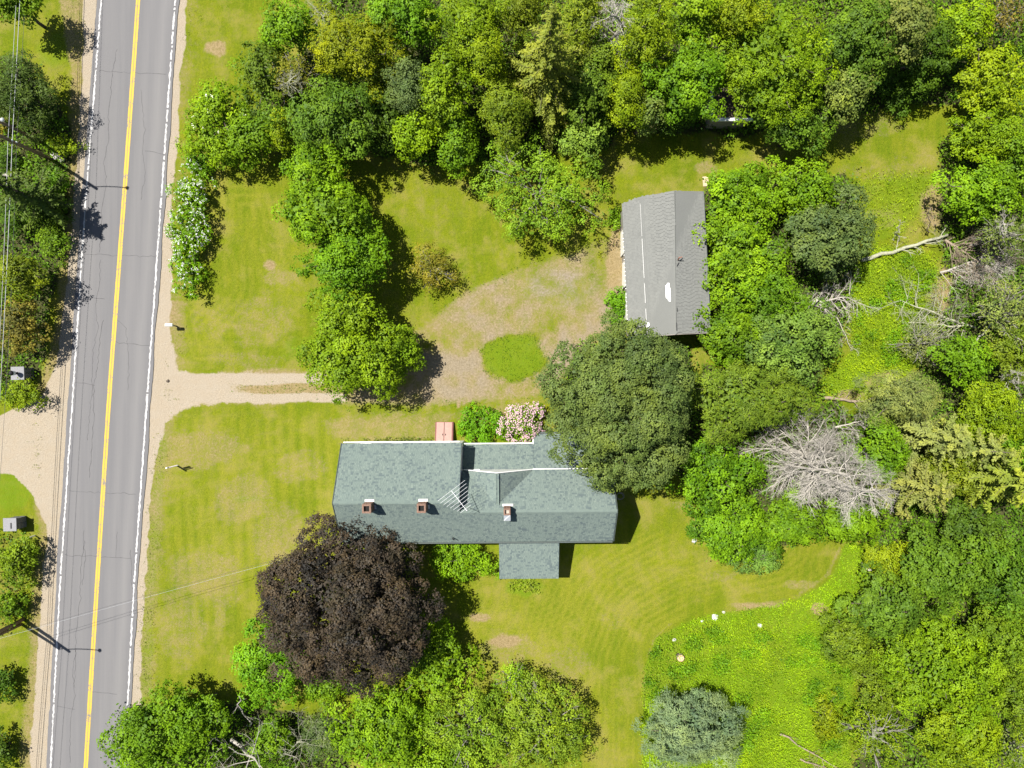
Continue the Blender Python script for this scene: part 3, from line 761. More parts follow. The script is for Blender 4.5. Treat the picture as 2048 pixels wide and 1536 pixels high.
def shingles(parent, pts, eave, mroof, rng, expo=0.15, wid=0.17, name='shingles', lift=0.012, jit=0.5):
    """tabs laid in courses on the plane through pts; eave = (a, b), the two points of the lower edge"""
    pts = [np.array(p, float) for p in pts]
    e = unit(np.array(eave[1], float) - np.array(eave[0], float))
    nrm = np.zeros(3)
    for i in range(len(pts)): nrm += np.cross(pts[i], pts[(i + 1) % len(pts)])
    nrm = unit(nrm)
    if nrm[2] < 0: nrm = -nrm
    u = np.cross(nrm, e)
    if u[2] < 0: u = -u
    o = np.array(eave[0], float)
    loc = [(float((p - o) @ e), float((p - o) @ u)) for p in pts]
    a0, a1 = min(p[0] for p in loc), max(p[0] for p in loc); b0, b1 = min(p[1] for p in loc), max(p[1] for p in loc)
    rows = int((b1 - b0) / expo) + 1
    Vs, tint = [], []
    for r in range(rows):
        v0 = b0 + r * expo
        n = int((a1 - a0) / wid) + 3
        w = wid * rng.uniform(1 - jit, 1 + jit, n); x = a0 - rng.uniform(0, wid) + np.concatenate([[0], np.cumsum(w)])
        xa, xb = x[:-1], x[1:]
        ok = in_poly((xa + xb) / 2, np.full(n, min(v0 + expo * .5, b1 - 1e-3)), loc)
        xa, xb = np.clip(xa[ok], a0, a1), np.clip(xb[ok], a0, a1); k = len(xa)
        if not k: continue
        h0 = lift + rng.uniform(0, 0.008, k); h1 = 0.004
        g = 0.009
        def P(xx, vv, hh): return o + xx[:, None] * e + np.full((k, 1), vv) * u + (np.broadcast_to(hh, (k,)))[:, None] * nrm
        A, B, Cc, Dd = P(xa + g, v0, h0), P(xb - g, v0, h0), P(xb - g, v0 + expo, h1), P(xa + g, v0 + expo, h1)
        A0, B0 = P(xa + g, v0, 0.001), P(xb - g, v0, 0.001)
        t = np.where(rng.rand(k) < 0.27, rng.uniform(0.0, 0.3, k), np.where(rng.rand(k) < 0.25, rng.uniform(0.7, 1.0, k), rng.uniform(0.38, 0.62, k)))
        Vs.append(np.stack([A, B, Cc, Dd], 1)); Vs.append(np.stack([A0, B0, B, A], 1)); tint += [t, t]
    if not Vs: return
    V = np.concatenate(Vs).reshape(-1, 3); F = np.arange(len(V), dtype=np.int32).reshape(-1, 4)
    add(name, mesh_np(name, V, F, fattrs={'tint': np.concatenate(tint)}), mroof, parent, kind='stuff')

def roof_plane(root, pts, eave, mroof, seed, thick=0.14, **kw):
    b = MB(); b.prism([tuple(p) for p in pts], thick)
    r = b.build('roof_slope', mroof, root)
    at_ = r.data.attributes.new('tint', 'FLOAT', 'FACE'); at_.data.foreach_set('value', np.full(len(r.data.polygons), 0.0, np.float32))
    shingles(r, pts, eave, mroof, np.random.RandomState(seed), **kw)
    return r

X0, X1, X2 = -311.5, -92.0, 185.0
YU, YR, YF, YW, YB = 107.6, 206.0, 289.5, 226.5, 159.3
ZE, ZR, ZW, ZB = 5.2, 8.2, 7.464, 4.8
# slopes: main back, shared front, wing back, cross gable, lower back ell with hip, front porch
roof_plane(house, [hp(X0, YU, ZE), hp(X1, YU, ZE), hp(X1, YR, ZR), hp(X0, YR, ZR)], (hp(X0, YU, ZE), hp(X1, YU, ZE)), M['roof'], 1)
roof_plane(house, [hp(X0, YF, ZE), hp(X2, YF, ZE), hp(X2, YW, ZW), hp(X1, YW, ZW), hp(X1, YR, ZR), hp(X0, YR, ZR)], (hp(X0, YF, ZE), hp(X2, YF, ZE)), M['roof'], 2)
wing_z = lambda y: ZB + (y - YB) / (YW - YB) * (ZW - ZB)
GPX, GZ = -25.6, 7.0; GYR = YB + (GZ - ZB) / (ZW - ZB) * (YW - YB)
GR = 38.7; GL = 2 * GPX - GR
roof_plane(house, [hp(X1, YB, ZB), hp(X2, YB, ZB), hp(X2, YW, ZW), hp(X1, YW, ZW)], (hp(X1, YB, ZB), hp(X2, YB, ZB)), M['roof'], 3)
lift = 0.03
roof_plane(house, [hp(GPX, YB, GZ + lift), hp(GR, YB, ZB + lift), hp(GPX, GYR, GZ + lift)], (hp(GR, YB, ZB + lift), hp(GR, YB + 60, ZB + lift)), M['roof'], 4, thick=0.05)
roof_plane(house, [hp(GPX, YB, GZ + lift), hp(GL, YB, ZB + lift), hp(GPX, GYR, GZ + lift)], (hp(GL, YB, ZB + lift), hp(GL, YB + 60, ZB + lift)), M['roof'], 5, thick=0.05)
SL = 0.035; ZT = 4.1
ez = lambda y: ZT - (YB - y) * SL
EA, EB = 116.4, 97.6
roof_plane(house, [hp(X1, EA, ez(EA)), hp(42, EA, ez(EA)), hp(42, YB, ZT), hp(X1, YB, ZT)], (hp(X1, EA, ez(EA)), hp(42, EA, ez(EA))), M['roof'], 6)
hipx = X2 - (YB - EB)
roof_plane(house, [hp(42.2, EB, ez(EB)), hp(X2, EB, ez(EB)), hp(hipx, YB, ZT), hp(42.2, YB, ZT)], (hp(42.2, EB, ez(EB)), hp(X2, EB, ez(EB))), M['roof'], 7)
roof_plane(house, [hp(X2 + .2, EB, ez(EB)), hp(X2 + .2, YB, ez(EB)), hp(hipx + .2, YB, ZT)], (hp(X2, EB, ez(EB)), hp(X2, YB, ez(EB))), M['roof'], 8)
PL, PR, PF = -25.0, 88.0, 372.6
roof_plane(house, [hp(PL, PF, 2.8), hp(PR, PF, 2.8), hp(PR, YF - 6, 4.15), hp(PL, YF - 6, 4.15)], (hp(PL, PF, 2.8), hp(PR, PF, 2.8)), M['roof'], 9)
# ridge caps
def ridge(root, a, b, m, w=0.16):
    a, b = np.array(a), np.array(b); L = np.linalg.norm(b - a); n = int(L / 0.22); d = (b - a) / L; s = unit(np.cross(d, (0, 0, 1)))
    mb = MB(); r = np.random.RandomState(int(abs(a[0]) * 100) % 9999)
    for i in range(n):
        p, q = a + d * (i * L / n), a + d * ((i + 1) * L / n + 0.04); h = np.array((0, 0, 0.045 + 0.012 * r.rand())); e = np.array((0, 0, -0.085))
        mb.raw([p + h, q + h * .6, q + s * w + e, p + s * w + e + h * .3], [(0, 1, 2, 3)]); mb.raw([p + h, q + h * .6, q - s * w + e, p - s * w + e + h * .3], [(3, 2, 1, 0)])
    o = mb.build('ridge_cap', m, root, kind='stuff')
    at_ = o.data.attributes.new('tint', 'FLOAT', 'FACE'); at_.data.foreach_set('value', np.repeat(r.uniform(.3, .7, n), 2).astype(np.float32))
ridge(house, hp(X0, YR, ZR), hp(X1, YR, ZR), M['roof'])
ridge(house, hp(X1 + .5, YW, ZW), hp(X2, YW, ZW), M['roof'])
ridge(house, hp(GPX, YB, GZ + lift), hp(GPX, GYR, GZ + lift), M['roof'], 0.12)
# walls, set in below the eaves
def walls(root, ring, zt, mat, name='wall', z0=0.0):
    n = len(ring)
    for i in range(n):
        a, b = ring[i], ring[(i + 1) % n]
        za, zb = (zt[i], zt[(i + 1) % n]) if not isinstance(zt, (int, float)) else (zt, zt)
        d = unit(np.array((b[0] - a[0], b[1] - a[1], 0.0))); t = np.cross(d, (0, 0, 1.0)) * 0.06
        A = [np.array((a[0], a[1], z0)), np.array((b[0], b[1], z0)), np.array((b[0], b[1], zb)), np.array((a[0], a[1], za))]
        mb = MB(); V = [p + t for p in A] + [p - t for p in A]
        mb.raw(V, [(0, 1, 2, 3), (7, 6, 5, 4), (0, 4, 5, 1), (1, 5, 6, 2), (2, 6, 7, 3), (3, 7, 4, 0)])
        mb.build(name, mat, root)
def hxy(x, y): p = hp(x, y, 0); return (p[0], p[1])
IN = 6.5
main_ring = [hxy(X0 + IN, YU + IN), hxy(X0 + IN, YF - IN), hxy(X1 - 3, YF - IN), hxy(X1 - 3, YU + IN)]
walls(house, main_ring, ZE + .05, M['siding'])
wing_ring = [hxy(X1 - 2, YF - IN - .5), hxy(X2 - IN, YF - IN), hxy(X2 - IN, YB + 2), hxy(X1 - 2, YB + 2)]
walls(house, wing_ring, [ZE, ZE, ZB, ZB], M['siding'])
walls(house, [hxy(X1 - 2, YB + 1), hxy(X1 - 2, EA + 4), hxy(42, EA + 4), hxy(42, EB + 4), hxy(X2 - 4, EB + 4), hxy(X2 - 4, YB + 1)],
      [ZT - .1, ez(EA), ez(EA), ez(EB) + .05, ez(EB) + .05, ez(EB) + .05], M['siding'])
walls(house, [hxy(PL + 4, YF - 5), hxy(PL + 4, PF - 5), hxy(PR - 4, PF - 5), hxy(PR - 4, YF - 5)], [3.9, 2.75, 2.75, 3.9], M['siding'])
def gable(x, y0, z0, ym, zm, y1, z1, th=0.12):
    mb = MB(); A = [hp(x, y0, z0), hp(x, ym, zm), hp(x, y1, z1)]
    V = [p + np.array((th / 2, 0, 0)) for p in A] + [p - np.array((th / 2, 0, 0)) for p in A]
    mb.raw(V, [(0, 1, 2), (5, 4, 3), (0, 3, 4, 1), (1, 4, 5, 2), (2, 5, 3, 0)]); mb.build('gable_wall', M['siding'], house)
for gx_ in (X0 + IN, X1 - 3): gable(gx_, YU + IN, ZE, YR, ZR - .2, YF - IN, ZE)
gable(X2 - IN, YB + 2, ZB - .05, YW, ZW - .2, YF - IN, ZE)
mb = MB(); A = [hp(GL + 4, YB + 1, ZB - .1), hp(GR - 4, YB + 1, ZB - .1), hp(GPX, YB + 1, GZ - .15)]; d_ = np.array((0, .05, 0))
mb.raw([p + d_ for p in A] + [p - d_ for p in A], [(0, 1, 2), (5, 4, 3), (0, 3, 4, 1), (1, 4, 5, 2), (2, 5, 3, 0)]); mb.build('gable_wall', M['siding'], house)
# white gutters, rakes and the dark drip edges of the eaves
def bar(name, a, b, w, h, m, root=None):
    a, b = np.array(a), np.array(b); d = b - a; L = np.linalg.norm(d); mb = MB(); e = d / L; s = unit(np.cross(e, (0, 0, 1.0))); u = np.cross(s, e)
    V = [a + s * w / 2 * i + u * h / 2 * j for i, j in ((-1, -1), (1, -1), (1, 1), (-1, 1))] + [b + s * w / 2 * i + u * h / 2 * j for i, j in ((-1, -1), (1, -1), (1, 1), (-1, 1))]
    mb.raw(V, [(0, 1, 2, 3), (7, 6, 5, 4), (0, 4, 5, 1), (1, 5, 6, 2), (2, 6, 7, 3), (3, 7, 4, 0)])
    return mb.build(name, m, house if root is None else root)
bar('gutter', hp(X0 + 3, YU - 2.2, ZE - .06), hp(X1 - 4, YU - 2.2, ZE - .06), .085, .10, M['trim'])
bar('gutter', hp(X1 + 1, EA - 2.2, ez(EA) - .06), hp(40, EA - 2.2, ez(EA) - .06), .085, .10, M['trim'])
bar('gutter', hp(43, EB - 2.2, ez(EB) - .06), hp(X2, EB - 2.2, ez(EB) - .06), .12, .12, M['drip'])
bar('gutter', hp(GR, YB - 1.6, ZB - .03), hp(X2, YB - 1.6, ZB - .03), .06, .12, M['trim'])
bar('rake_board', hp(GPX, YB - 1.2, GZ - .02), hp(GR, YB - 1.2, ZB - .02), .06, .13, M['trim'])
bar('rake_board', hp(GPX, YB - 1.2, GZ - .02), hp(GL + 2, YB - 1.2, ZB + .05), .05, .12, M['trim'])
bar('gutter', hp(X0 + 2, YF + 2, ZE - .08), hp(X2 - 1, YF + 2, ZE - .08), .10, .11, M['drip'])
for y0_, z0_, y1_, z1_ in ((YU, ZE, YR, ZR), (YF, ZE, YR, ZR)): bar('rake_board', hp(X0 - 1.2, y0_, z0_ - .05), hp(X0 - 1.2, y1_, z1_ - .05), .05, .16, M['drip'])
for y0_, z0_, y1_, z1_ in ((YB, ZB, YW, ZW), (YF, ZE, YW, ZW)): bar('rake_board', hp(X2 + 1.2, y0_, z0_ - .05), hp(X2 + 1.2, y1_, z1_ - .05), .05, .16, M['drip'])
bar('flashing', hp(X1 + 3, YB + .5, ZT + .05), hp(GL + 30, YB + .5, ZT + .05), .06, .05, M['trim'])
bar('flashing', hp(PL, YF - 5.4, 4.2), hp(PR, YF - 5.4, 4.2), .05, .05, M['drip'])
# windows and doors in the walls (seen only from the side)
def window(root, c, w, h, nrm, z):
    nrm = np.array(nrm, float); s = np.cross(nrm, (0, 0, 1.0)); c = np.array((c[0], c[1], z)) + nrm * 0.065
    mb = MB()
    rz = math.atan2(s[1], s[0])
    for dz in (-h / 2, 0, h / 2): mb.box(c + np.array((0, 0, dz)), (w + .1, .06, .07), rz)
    for dx in (-w / 2, w / 2): mb.box(c + s * dx, (.08, .058, h - .08), rz)
    f = mb.build('window', M['trim'], root)
    g = MB(); g.box(c - nrm * .012, (w - .06, .02, h - .06), rz); g.build('pane', M['glass'], f)
for x in (-270, -215, -160): window(house, hxy(x, YF - IN), .85, 1.4, (0, -1, 0), 1.75)
for x in (110, 150): window(house, hxy(x, YF - IN), .85, 1.3, (0, -1, 0), 1.75)
for x in (-280, -220, -130): window(house, hxy(x, YU + IN), .85, 1.4, (0, 1, 0), 1.75)
for y in (140, 250): window(house, hxy(X0 + IN, y), .85, 1.4, (-1, 0, 0), 1.75)
for y in (178, 240): window(house, hxy(X0 + IN, y), .75, 1.1, (-1, 0, 0), 4.6)
for y in (190, 250): window(house, hxy(X2 - IN, y), .85, 1.3, (1, 0, 0), 1.75)
for x in (0, 60): window(house, hxy(x, PF - 5), .8, 1.2, (0, -1, 0), 1.6)
dm = MB(); c_ = hp(30, PF - 5, 1.03); dm.box(c_ + np.array((0, -.07, 0)), (.95, .05, 2.05)); dm.build('door', M['pinkdark'], house)
# chimneys
def chimney(x, y, w, zt, zb, flue=True):
    mb = MB(); c = hp(x, y, 0); t = w * .19
    mb.box((c[0], c[1], (zt + zb) / 2 - .12), (w * .93, w * .93, zt - zb - .24)) 
    for dx, dy, sx, sy in ((-(w - t) / 2, 0, t, w), ((w - t) / 2, 0, t, w), (0, -(w - t) / 2, w - 2 * t, t), (0, (w - t) / 2, w - 2 * t, t)):
        mb.box((c[0] + dx, c[1] + dy, zt - .12), (sx, sy, .24))
    ch = mb.build('chimney', M['brick'], house)
    # courses of bricks, each a little proud of the mortar
    r = np.random.RandomState(int(x) % 97); bb = MB()
    for k in range(int((zt - zb) / .075)):
        z = zb + .0375 + k * .075
        for s in range(4):
            n = 4; off = (k % 2) * .5
            for j in range(n):
                u = (-0.5 + (j + .5) / n) * w * .98; pr = w * .5 + r.uniform(.0, .012)
                p = (u, pr) if s == 0 else (u, -pr) if s == 1 else (pr, u) if s == 2 else (-pr, u)
                d = (w / n * .9, .03) if s < 2 else (.03, w / n * .9)
                bb.box((c[0] + p[0], c[1] + p[1], z), (d[0], d[1], .06))
    bb.build('bricks', M['brick'], ch, kind='stuff')
    cm = MB()
    for dx, dy, sx, sy in ((-(w - t) / 2, 0, t * .9, w * .96), ((w - t) / 2, 0, t * .9, w * .96), (0, -(w - t) / 2, w - 2 * t, t * .9), (0, (w - t) / 2, w - 2 * t, t * .9)):
        cm.box((c[0] + dx, c[1] + dy, zt + .015), (sx, sy, .03))
    cm.build('cap', M['brick'], ch)
    f = MB(); f.box((c[0], c[1], zt - .22), (w - 2 * t - .01, w - 2 * t - .01, .03)); f.build('flue', M['flue_black'] if flue else M['mortar'], ch)
    return ch
for x, y in ((-248, 211.5), (-154.5, 211.5)):
    ch = chimney(x, y, .66, 9.3, 7.5)
    bar('flashing', hp(x - 8, y - 9.4, 8.15), hp(x + 8, y - 9.4, 8.15), .22, .04, M['trim'], ch)
    bar('flashing', hp(x + 9.0, y + 6, 7.86), hp(x + 9.0, y - 2, 8.16), .16, .04, M['metal'], ch)
ch = chimney(-8.5, 222, .5, 8.45, 7.0, flue=False)
bar('flashing', hp(-17, 214.8, 7.2), hp(2, 214.8, 7.2), .17, .05, M['trim'], ch)
mb = MB(); c_ = hp(-8.5, 230, 8.12)
mb.raw([c_ + np.array(v) for v in ((-.26, .12, .22), (.26, .12, .22), (.26, -.42, -.12), (-.26, -.42, -.12), (-.26, .12, -.9), (.26, .12, -.9), (.26, -.42, -.95), (-.26, -.42, -.95))],
       [(3, 2, 1, 0), (2, 3, 7, 6), (3, 0, 4, 7), (1, 2, 6, 5)])
mb.build('chimney_hood', M['metal'], ch)
bar('seam', c_ + np.array((-.24, -.38, -.08)), c_ + np.array((.24, .1, .225)), .02, .02, M['trim'], ch)
mb = MB(); c_ = hp(-108, 280, 5.3); mb.tube([c_, c_ + np.array((0, 0, .75))], .05, 8); mb.tube([c_ + np.array((0, 0, .72)), c_ + np.array((.14, -.1, .62))], .05, 8); mb.build('vent_pipe', M['black'], house)
# aerial on the house ridge
an = thing('tv_aerial', 'white television aerial standing above the house ridge', 'aerial', at(935, 1018, 8.1) * np.array((1, 1, 0)) + np.array((0, 0, 7.5)))
ac = np.array(an.location)
mb = MB(); top = np.array(at(934, 1020, 9.5)); mb.tube([np.zeros(3), top - ac + np.array((0, 0, .1))], .02, 6); mb.build('mast', M['alu'], an)
b0, b1 = at(902.5, 981, 9.55) - ac, at(934, 1022, 9.5) - ac
mb = MB(); mb.tube([b0, b1], .022, 6); mb.build('boom', M['alu'], an)
bd = unit(b1 - b0); bs = np.cross(bd, (0, 0, 1.0))
for i, L in enumerate((1.28, 1.22, 1.12, 1.0, .88, .76, .62, .5)):
    p = b0 + (b1 - b0) * (0.01 + i * .128); mb = MB(); mb.tube([p - bs * L + np.array((0, 0, -.03)), p + np.array((0, 0, .02)), p + bs * L + np.array((0, 0, -.03))], .012, 4); mb.build('element', M['alu'], an)
# cellar bulkhead
bk = thing('cellar_bulkhead', 'faded red sloping cellar doors against the north house wall', 'cellar door', at(889, 866, .3) * np.array((1, 1, 0)))
bc = np.array(bk.location); xa, xb, yn, ys = at(872, 845, .3)[0] - bc[0], at(905.5, 845, .3)[0] - bc[0], at(889, 845, .3)[1] - bc[1], at(889, 893, .9)[1] - bc[1]
mb = MB(); 
for x in (xa, xb): mb.raw([(x - .05, yn, 0), (x + .05, yn, 0), (x + .05, ys, 0), (x - .05, ys, 0), (x - .05, yn, .28), (x + .05, yn, .28), (x + .05, ys, .95), (x - .05, ys, .95)], [(3, 2, 1, 0), (4, 5, 6, 7), (0, 1, 5, 4), (1, 2, 6, 5), (2, 3, 7, 6), (3, 0, 4, 7)])
mb.box(((xa + xb) / 2, yn, .14), (xb - xa + .1, .08, .28)); mb.build('frame', M['pinkdark'], bk)
for sgn in (0, 1):
    x0_, x1_ = (xa + .06, (xa + xb) / 2 - .025) if sgn == 0 else ((xa + xb) / 2 + .025, xb - .06)
    mb = MB(); mb.prism([(x0_, yn + .02, .33), (x1_, yn + .02, .33), (x1_, ys, 1.0), (x0_, ys, 1.0)], .05); l = mb.build('door', M['pink'], bk)
    hb = MB(); hx_ = x1_ - .1 if sgn == 0 else x0_ + .1; hb.box((hx_, (yn + ys) / 2, .72), (.04, .16, .05)); hb.build('handle', M['black'], l)

# ------------------------------------------------------------------ the garage
gcen = at(1333, 525, 0)
gar = thing('garage', 'grey shingled garage with a white patch on its roof', 'garage', gcen)
def gp(px, py, z): return at(px, py, z) - gcen
gl = dict(tl=gp(1243.8, 408, 2.6), tb=gp(1279.6, 394, 3.15), tr=gp(1348.8, 381.7, 4.25), te=gp(1406.7, 382.7, 3.35))
bl = dict(bb=at(1293, 650, 3.15) - gcen, br=gp(1352, 668, 4.25), be=gp(1421.5, 665, 3.35))
bb_ = gl['tb'] + (bl['bb'] - gl['tb']) * 1.09; bl_ = gl['tl'] + (gp(1256.2, 644.7, 2.6) - gl['tl']) * 1.13
roof_plane(gar, [gl['tl'], gl['tb'], bb_, bl_], (gl['tl'], bl_), M['groof'], 21, wid=.3, jit=.08, expo=.15)
roof_plane(gar, [gl['tb'] + np.array((.0, 0, .02)), gl['tr'], bl['br'], bb_ + np.array((.0, 0, .02))], (gl['tb'], bb_), M['groof'], 22, wid=.3, jit=.08, expo=.15)
roof_plane(gar, [gl['tr'], gl['te'], bl['be'], bl['br']], (gl['te'], bl['be']), M['groof'], 23, wid=.3, jit=.08, expo=.15)
ridge(gar, gl['tr'] + np.array((0, 0, .0)), bl['br'], M['groof'], .14)
for t0, t1 in ((.05, .28), (.30, .58), (.62, .76), (.80, .97)):
    bar('flashing', gl['tb'] + (bb_ - gl['tb']) * t0 + np.array((0, 0, .03)), gl['tb'] + (bb_ - gl['tb']) * t1 + np.array((0, 0, .03)), .02 if t0 > .2 else .012, .02, M['trim'], gar)
r_ = np.random.RandomState(5)
for k in range(24):
    t = .22 + k * .032 + r_.uniform(-.006, .006); p = gl['tl'] + (bl_ - gl['tl']) * t
    bar('rafter_tail', p + np.array((-.07, 0, -.09)), p + np.array((.25, 0, .02)), .04, .06, M['trim'], gar)
bar('fascia', gl['te'] + np.array((.03, 0, -.1)), bl['be'] + np.array((.03, 0, -.1)), .05, .18, M['drip'], gar)
bar('fascia', bl['br'] + np.array((0, -.03, -.1)), bl['be'] + np.array((0, -.03, -.1)), .05, .18, M['gsiding'], gar)
bar('fascia', bl['br'] + np.array((0, -.03, -.1)), bb_ + np.array((0, -.03, -.1)), .05, .18, M['gsiding'], gar)
g2 = lambda p, dx, dy: (p[0] + dx, p[1] + dy)
walls(gar, [g2(gl['tl'], .25, -.3), g2(bl_, .25, .3), g2(bl['br'], 0, .35), g2(bl['be'], -.3, .35), g2(gl['te'], -.3, -.3), g2(gl['tr'], 0, -.3)], [2.55, 2.55, 4.1, 3.25, 3.25, 4.1], M['gsiding'])
for k in range(3):
    p = gl['tl'] + (bl_ - gl['tl']) * (.25 + .25 * k); mb = MB(); mb.box((p[0] + .16, p[1], 1.08), (.06, 2.4, 2.15)); d = mb.build('garage_door', M['siding'], gar)
    for q in range(1, 4): hb = MB(); hb.box((p[0] + .12, p[1], q * .53), (.03, 2.36, .03)); hb.build('panel_joint', M['gsiding'], d)
# white patch and small repairs on the roof, thin felt laid on the slope
def on_slope(px, py, z): return at(px, py, z) - gcen
a_, b_, c__ = gl['tb'], gl['tr'], bl['br']
gn = unit(np.cross(b_ - a_, c__ - a_)); gn = gn if gn[2] > 0 else -gn
def drop(px, py, h=.03, pl=(a_, gn)):
    o = np.array((0, 0, CAM_H)) - gcen; d = at(px, py, 0) - np.array((0, 0, CAM_H))
    t = ((pl[0] + pl[1] * h - o) @ pl[1]) / (d @ pl[1]); return o + d * t
pts = [(1331, 571), (1334, 569), (1334.5, 566), (1338.5, 566), (1339, 574), (1340.5, 577), (1340.5, 592), (1341.5, 598), (1341, 603), (1338.5, 603), (1336, 600), (1335.5, 597), (1332, 596), (1331.5, 585)]
MB().prism([tuple(drop(x, y, .035)) for x, y in pts], .012).build('white_patch', M['patch'], gar)
pts = [(1295, 645), (1298, 645), (1299, 650), (1297, 654), (1294.5, 653)]
MB().prism([tuple(drop(x, y, .05)) for x, y in pts], .012).build('white_patch', M['patch'], gar)
pr_ = (gl['te'], (lambda q: q if q[2] > 0 else -q)(unit(np.cross(gl['tr'] - gl['te'], bl['be'] - gl['te']))))
p = drop(1356, 520, .0, pr_)
mb = MB(); mb.tube([p, p + np.array((-.02, .12, .55))], .045, 6); mb.tube([p + np.array((-.02, .1, .5)), p + np.array((.22, .16, .52))], .035, 5); mb.build('vent_pipe', M['rust'], gar)
for (xa_, ya_), (xb_, yb_) in (((1354, 532), (1358, 525)), ((1359, 522), (1365, 516)), ((1354, 615), (1355, 623)), ((1353, 645), (1353.5, 661))):
    q0, q1 = drop(xa_, ya_, .02, pr_), drop(xb_, yb_, .02, pr_); bar('dark_strip', q0, q1, .05, .02, M['black'], gar)  # dark strips; the pair by the vent pipe paints in its shadow lines

# shed hidden under the wood edge
sc_ = at(1458, 222, 0); sh = thing('shed', 'small white-edged shed roof half hidden under the wood edge', 'shed', sc_)
sx0, sy0 = at(1424, 239, 2.4)[0] - sc_[0], at(1424, 239, 2.4)[1] - sc_[1]
walls(sh, [(sx0 + .15, sy0 + .15), (sx0 + 3.3, sy0 + .15), (sx0 + 3.3, sy0 + 2.6), (sx0 + .15, sy0 + 2.6)], 2.3, M['gsiding'])
mb = MB(); mb.box((sx0 + 1.75, sy0 + 1.4, 2.36), (3.4, 2.7, .08)); mb.build('roof', M['stump'] if False else simple('leaf covered roof', (.07, .055, .035), .95, var=.5, scale=3), sh)
bar('edge_board', (sx0, sy0, 2.38), (sx0 + 3.5, sy0, 2.38), .26, .14, M['white'], sh)
bar('edge_board', (sx0, sy0 + .13, 2.38), (sx0, sy0 + 2.8, 2.38), .22, .14, M['white'], sh)

# ------------------------------------------------------------------ utility poles and their wires
def utility_pole(label, bx, by, tilt, lamp, seed):
    c = at(bx, by, 0); root = thing('utility_pole', label, 'utility pole', c, 0, 'utility poles along the road')
    d = np.array((tilt[0], tilt[1], 10.2))
    mb = MB(); mb.tube([(0, 0, -.2), d * .5, d], [.17, .145, .12], 10); mb.build('pole', M['pole'], root, smooth=True)
    q = d * .93
    mb = MB(); mb.tube([q, q + np.array((.9, .12, .35)), q + np.array((1.9, .1, .42)), q + np.array((2.7, .0, .32))], .04, 6); arm = mb.build('lamp_arm', M['metal'], root, smooth=True)
    mb = MB(); mb.lathe([(.03, .14), (.1, .1), (.17, .02), (.15, -.06), (.05, -.1)], q + np.array((2.85, -.02, .30)), 10); mb.build('lamp_head', M['metal'], arm, smooth=True)
    mb = MB(); mb.lathe([(.05, 0), (.2, .03), (.22, .12), (.22, .62), (.18, .7), (.06, .74)], d * .80 + np.array((-.34, .1, 0)), 12); mb.build('transformer', M['metal'], root, smooth=True)
    for z, xo in ((.515, .30), (.515, -.05), (.47, .32), (.985, .0), (.90, -.25)):
        p = d * z + np.array((xo, -.05, 0)); mb = MB(); mb.lathe([(.02, 0), (.06, .03), (.07, .1), (.04, .16)], p - np.array((0, 0, .08)), 8); mb.build('insulator', M['insul'], root)
    return c, d
ca, da = utility_pole('weathered utility pole at the upper left, leaning over roadside brush', 104, 319, (-.25, -.1), True, 1)
cb, db = utility_pole('weathered utility pole at the lower left, standing beside a round bush', 47, 1238, (-.15, -.35), True, 2)
for (bx, by), lab in (((88, 286), 'short old pole stub standing behind the upper utility pole'), ((43, 1248), 'short old pole stub standing beside the lower utility pole')):
    c = at(bx, by, 0); root = thing('pole_stub', lab, 'pole', c, 0, 'old pole stubs beside the utility poles'); mb = MB(); mb.tube([(0, 0, -.2), (-.2, -.05, 7.0 if by < 600 else 8.6)], [.15, .12], 9); mb.build('pole', M['pole'], root, smooth=True)
def span(a, b, sag, n=24):
    t = np.linspace(0, 1, n)[:, None]; P = a + (b - a) * t; P[:, 2] -= (4 * sag * t * (1 - t))[:, 0]; return P
up = at(150, -900, 0); dn = at(-20, 2200, 0)
def cable_run(label, zf, xo, r, mat, sag=.35):
    pts = []
    h = lambda c, d: c + d * zf + np.array((xo, -.05, 0))
    A = [up + np.array((xo, 0, 10.2 * zf)), h(ca, da), h(cb, db), dn + np.array((xo, 0, 10.2 * zf))]
    P = np.concatenate([span(A[0], A[1], sag), span(A[1], A[2], sag)[1:], span(A[2], A[3], sag)[1:]])
    mb = MB(); mb.tube(P, r, 5); o = mb.build('overhead_cable', mat, None, smooth=True); o['label'] = label; o['category'] = 'cable'; o['group'] = 'cables strung between the utility poles'
cable_run('pale thick cable between the poles, right one of the close pair', .515, .30, .024, M['cable'])
cable_run('pale cable between the poles, left one of the close pair', .515, -.05, .018, M['cable'], .45)
cable_run('thin dark cable hanging lowest between the poles', .47, .32, .012, M['cable_black'], .5)
cable_run('thin high wire between the pole tops at the picture edge', .985, 0, .012, M['cable'], .3)
cable_run('second high wire at the picture edge between the pole tops', .90, -.25, .012, M['cable'], .3)
for lab, z0, hz, (tx, ty), m in (('pale service wire from the lower pole across the road to the house', 6.2, 5.0, (672, 1092), 'cable'), ('second thin service wire across the lawn to the house', 5.6, 4.7, (676, 1086), 'cable_black')):
    a = cb + db * (z0 / 10.2); b = at(tx, ty, hz); mb = MB(); mb.tube(span(a, b, .5), .010, 4); o = mb.build('service_wire', M[m], None, smooth=True); o['label'] = lab; o['category'] = 'cable'; o['group'] = 'service wires to the house'

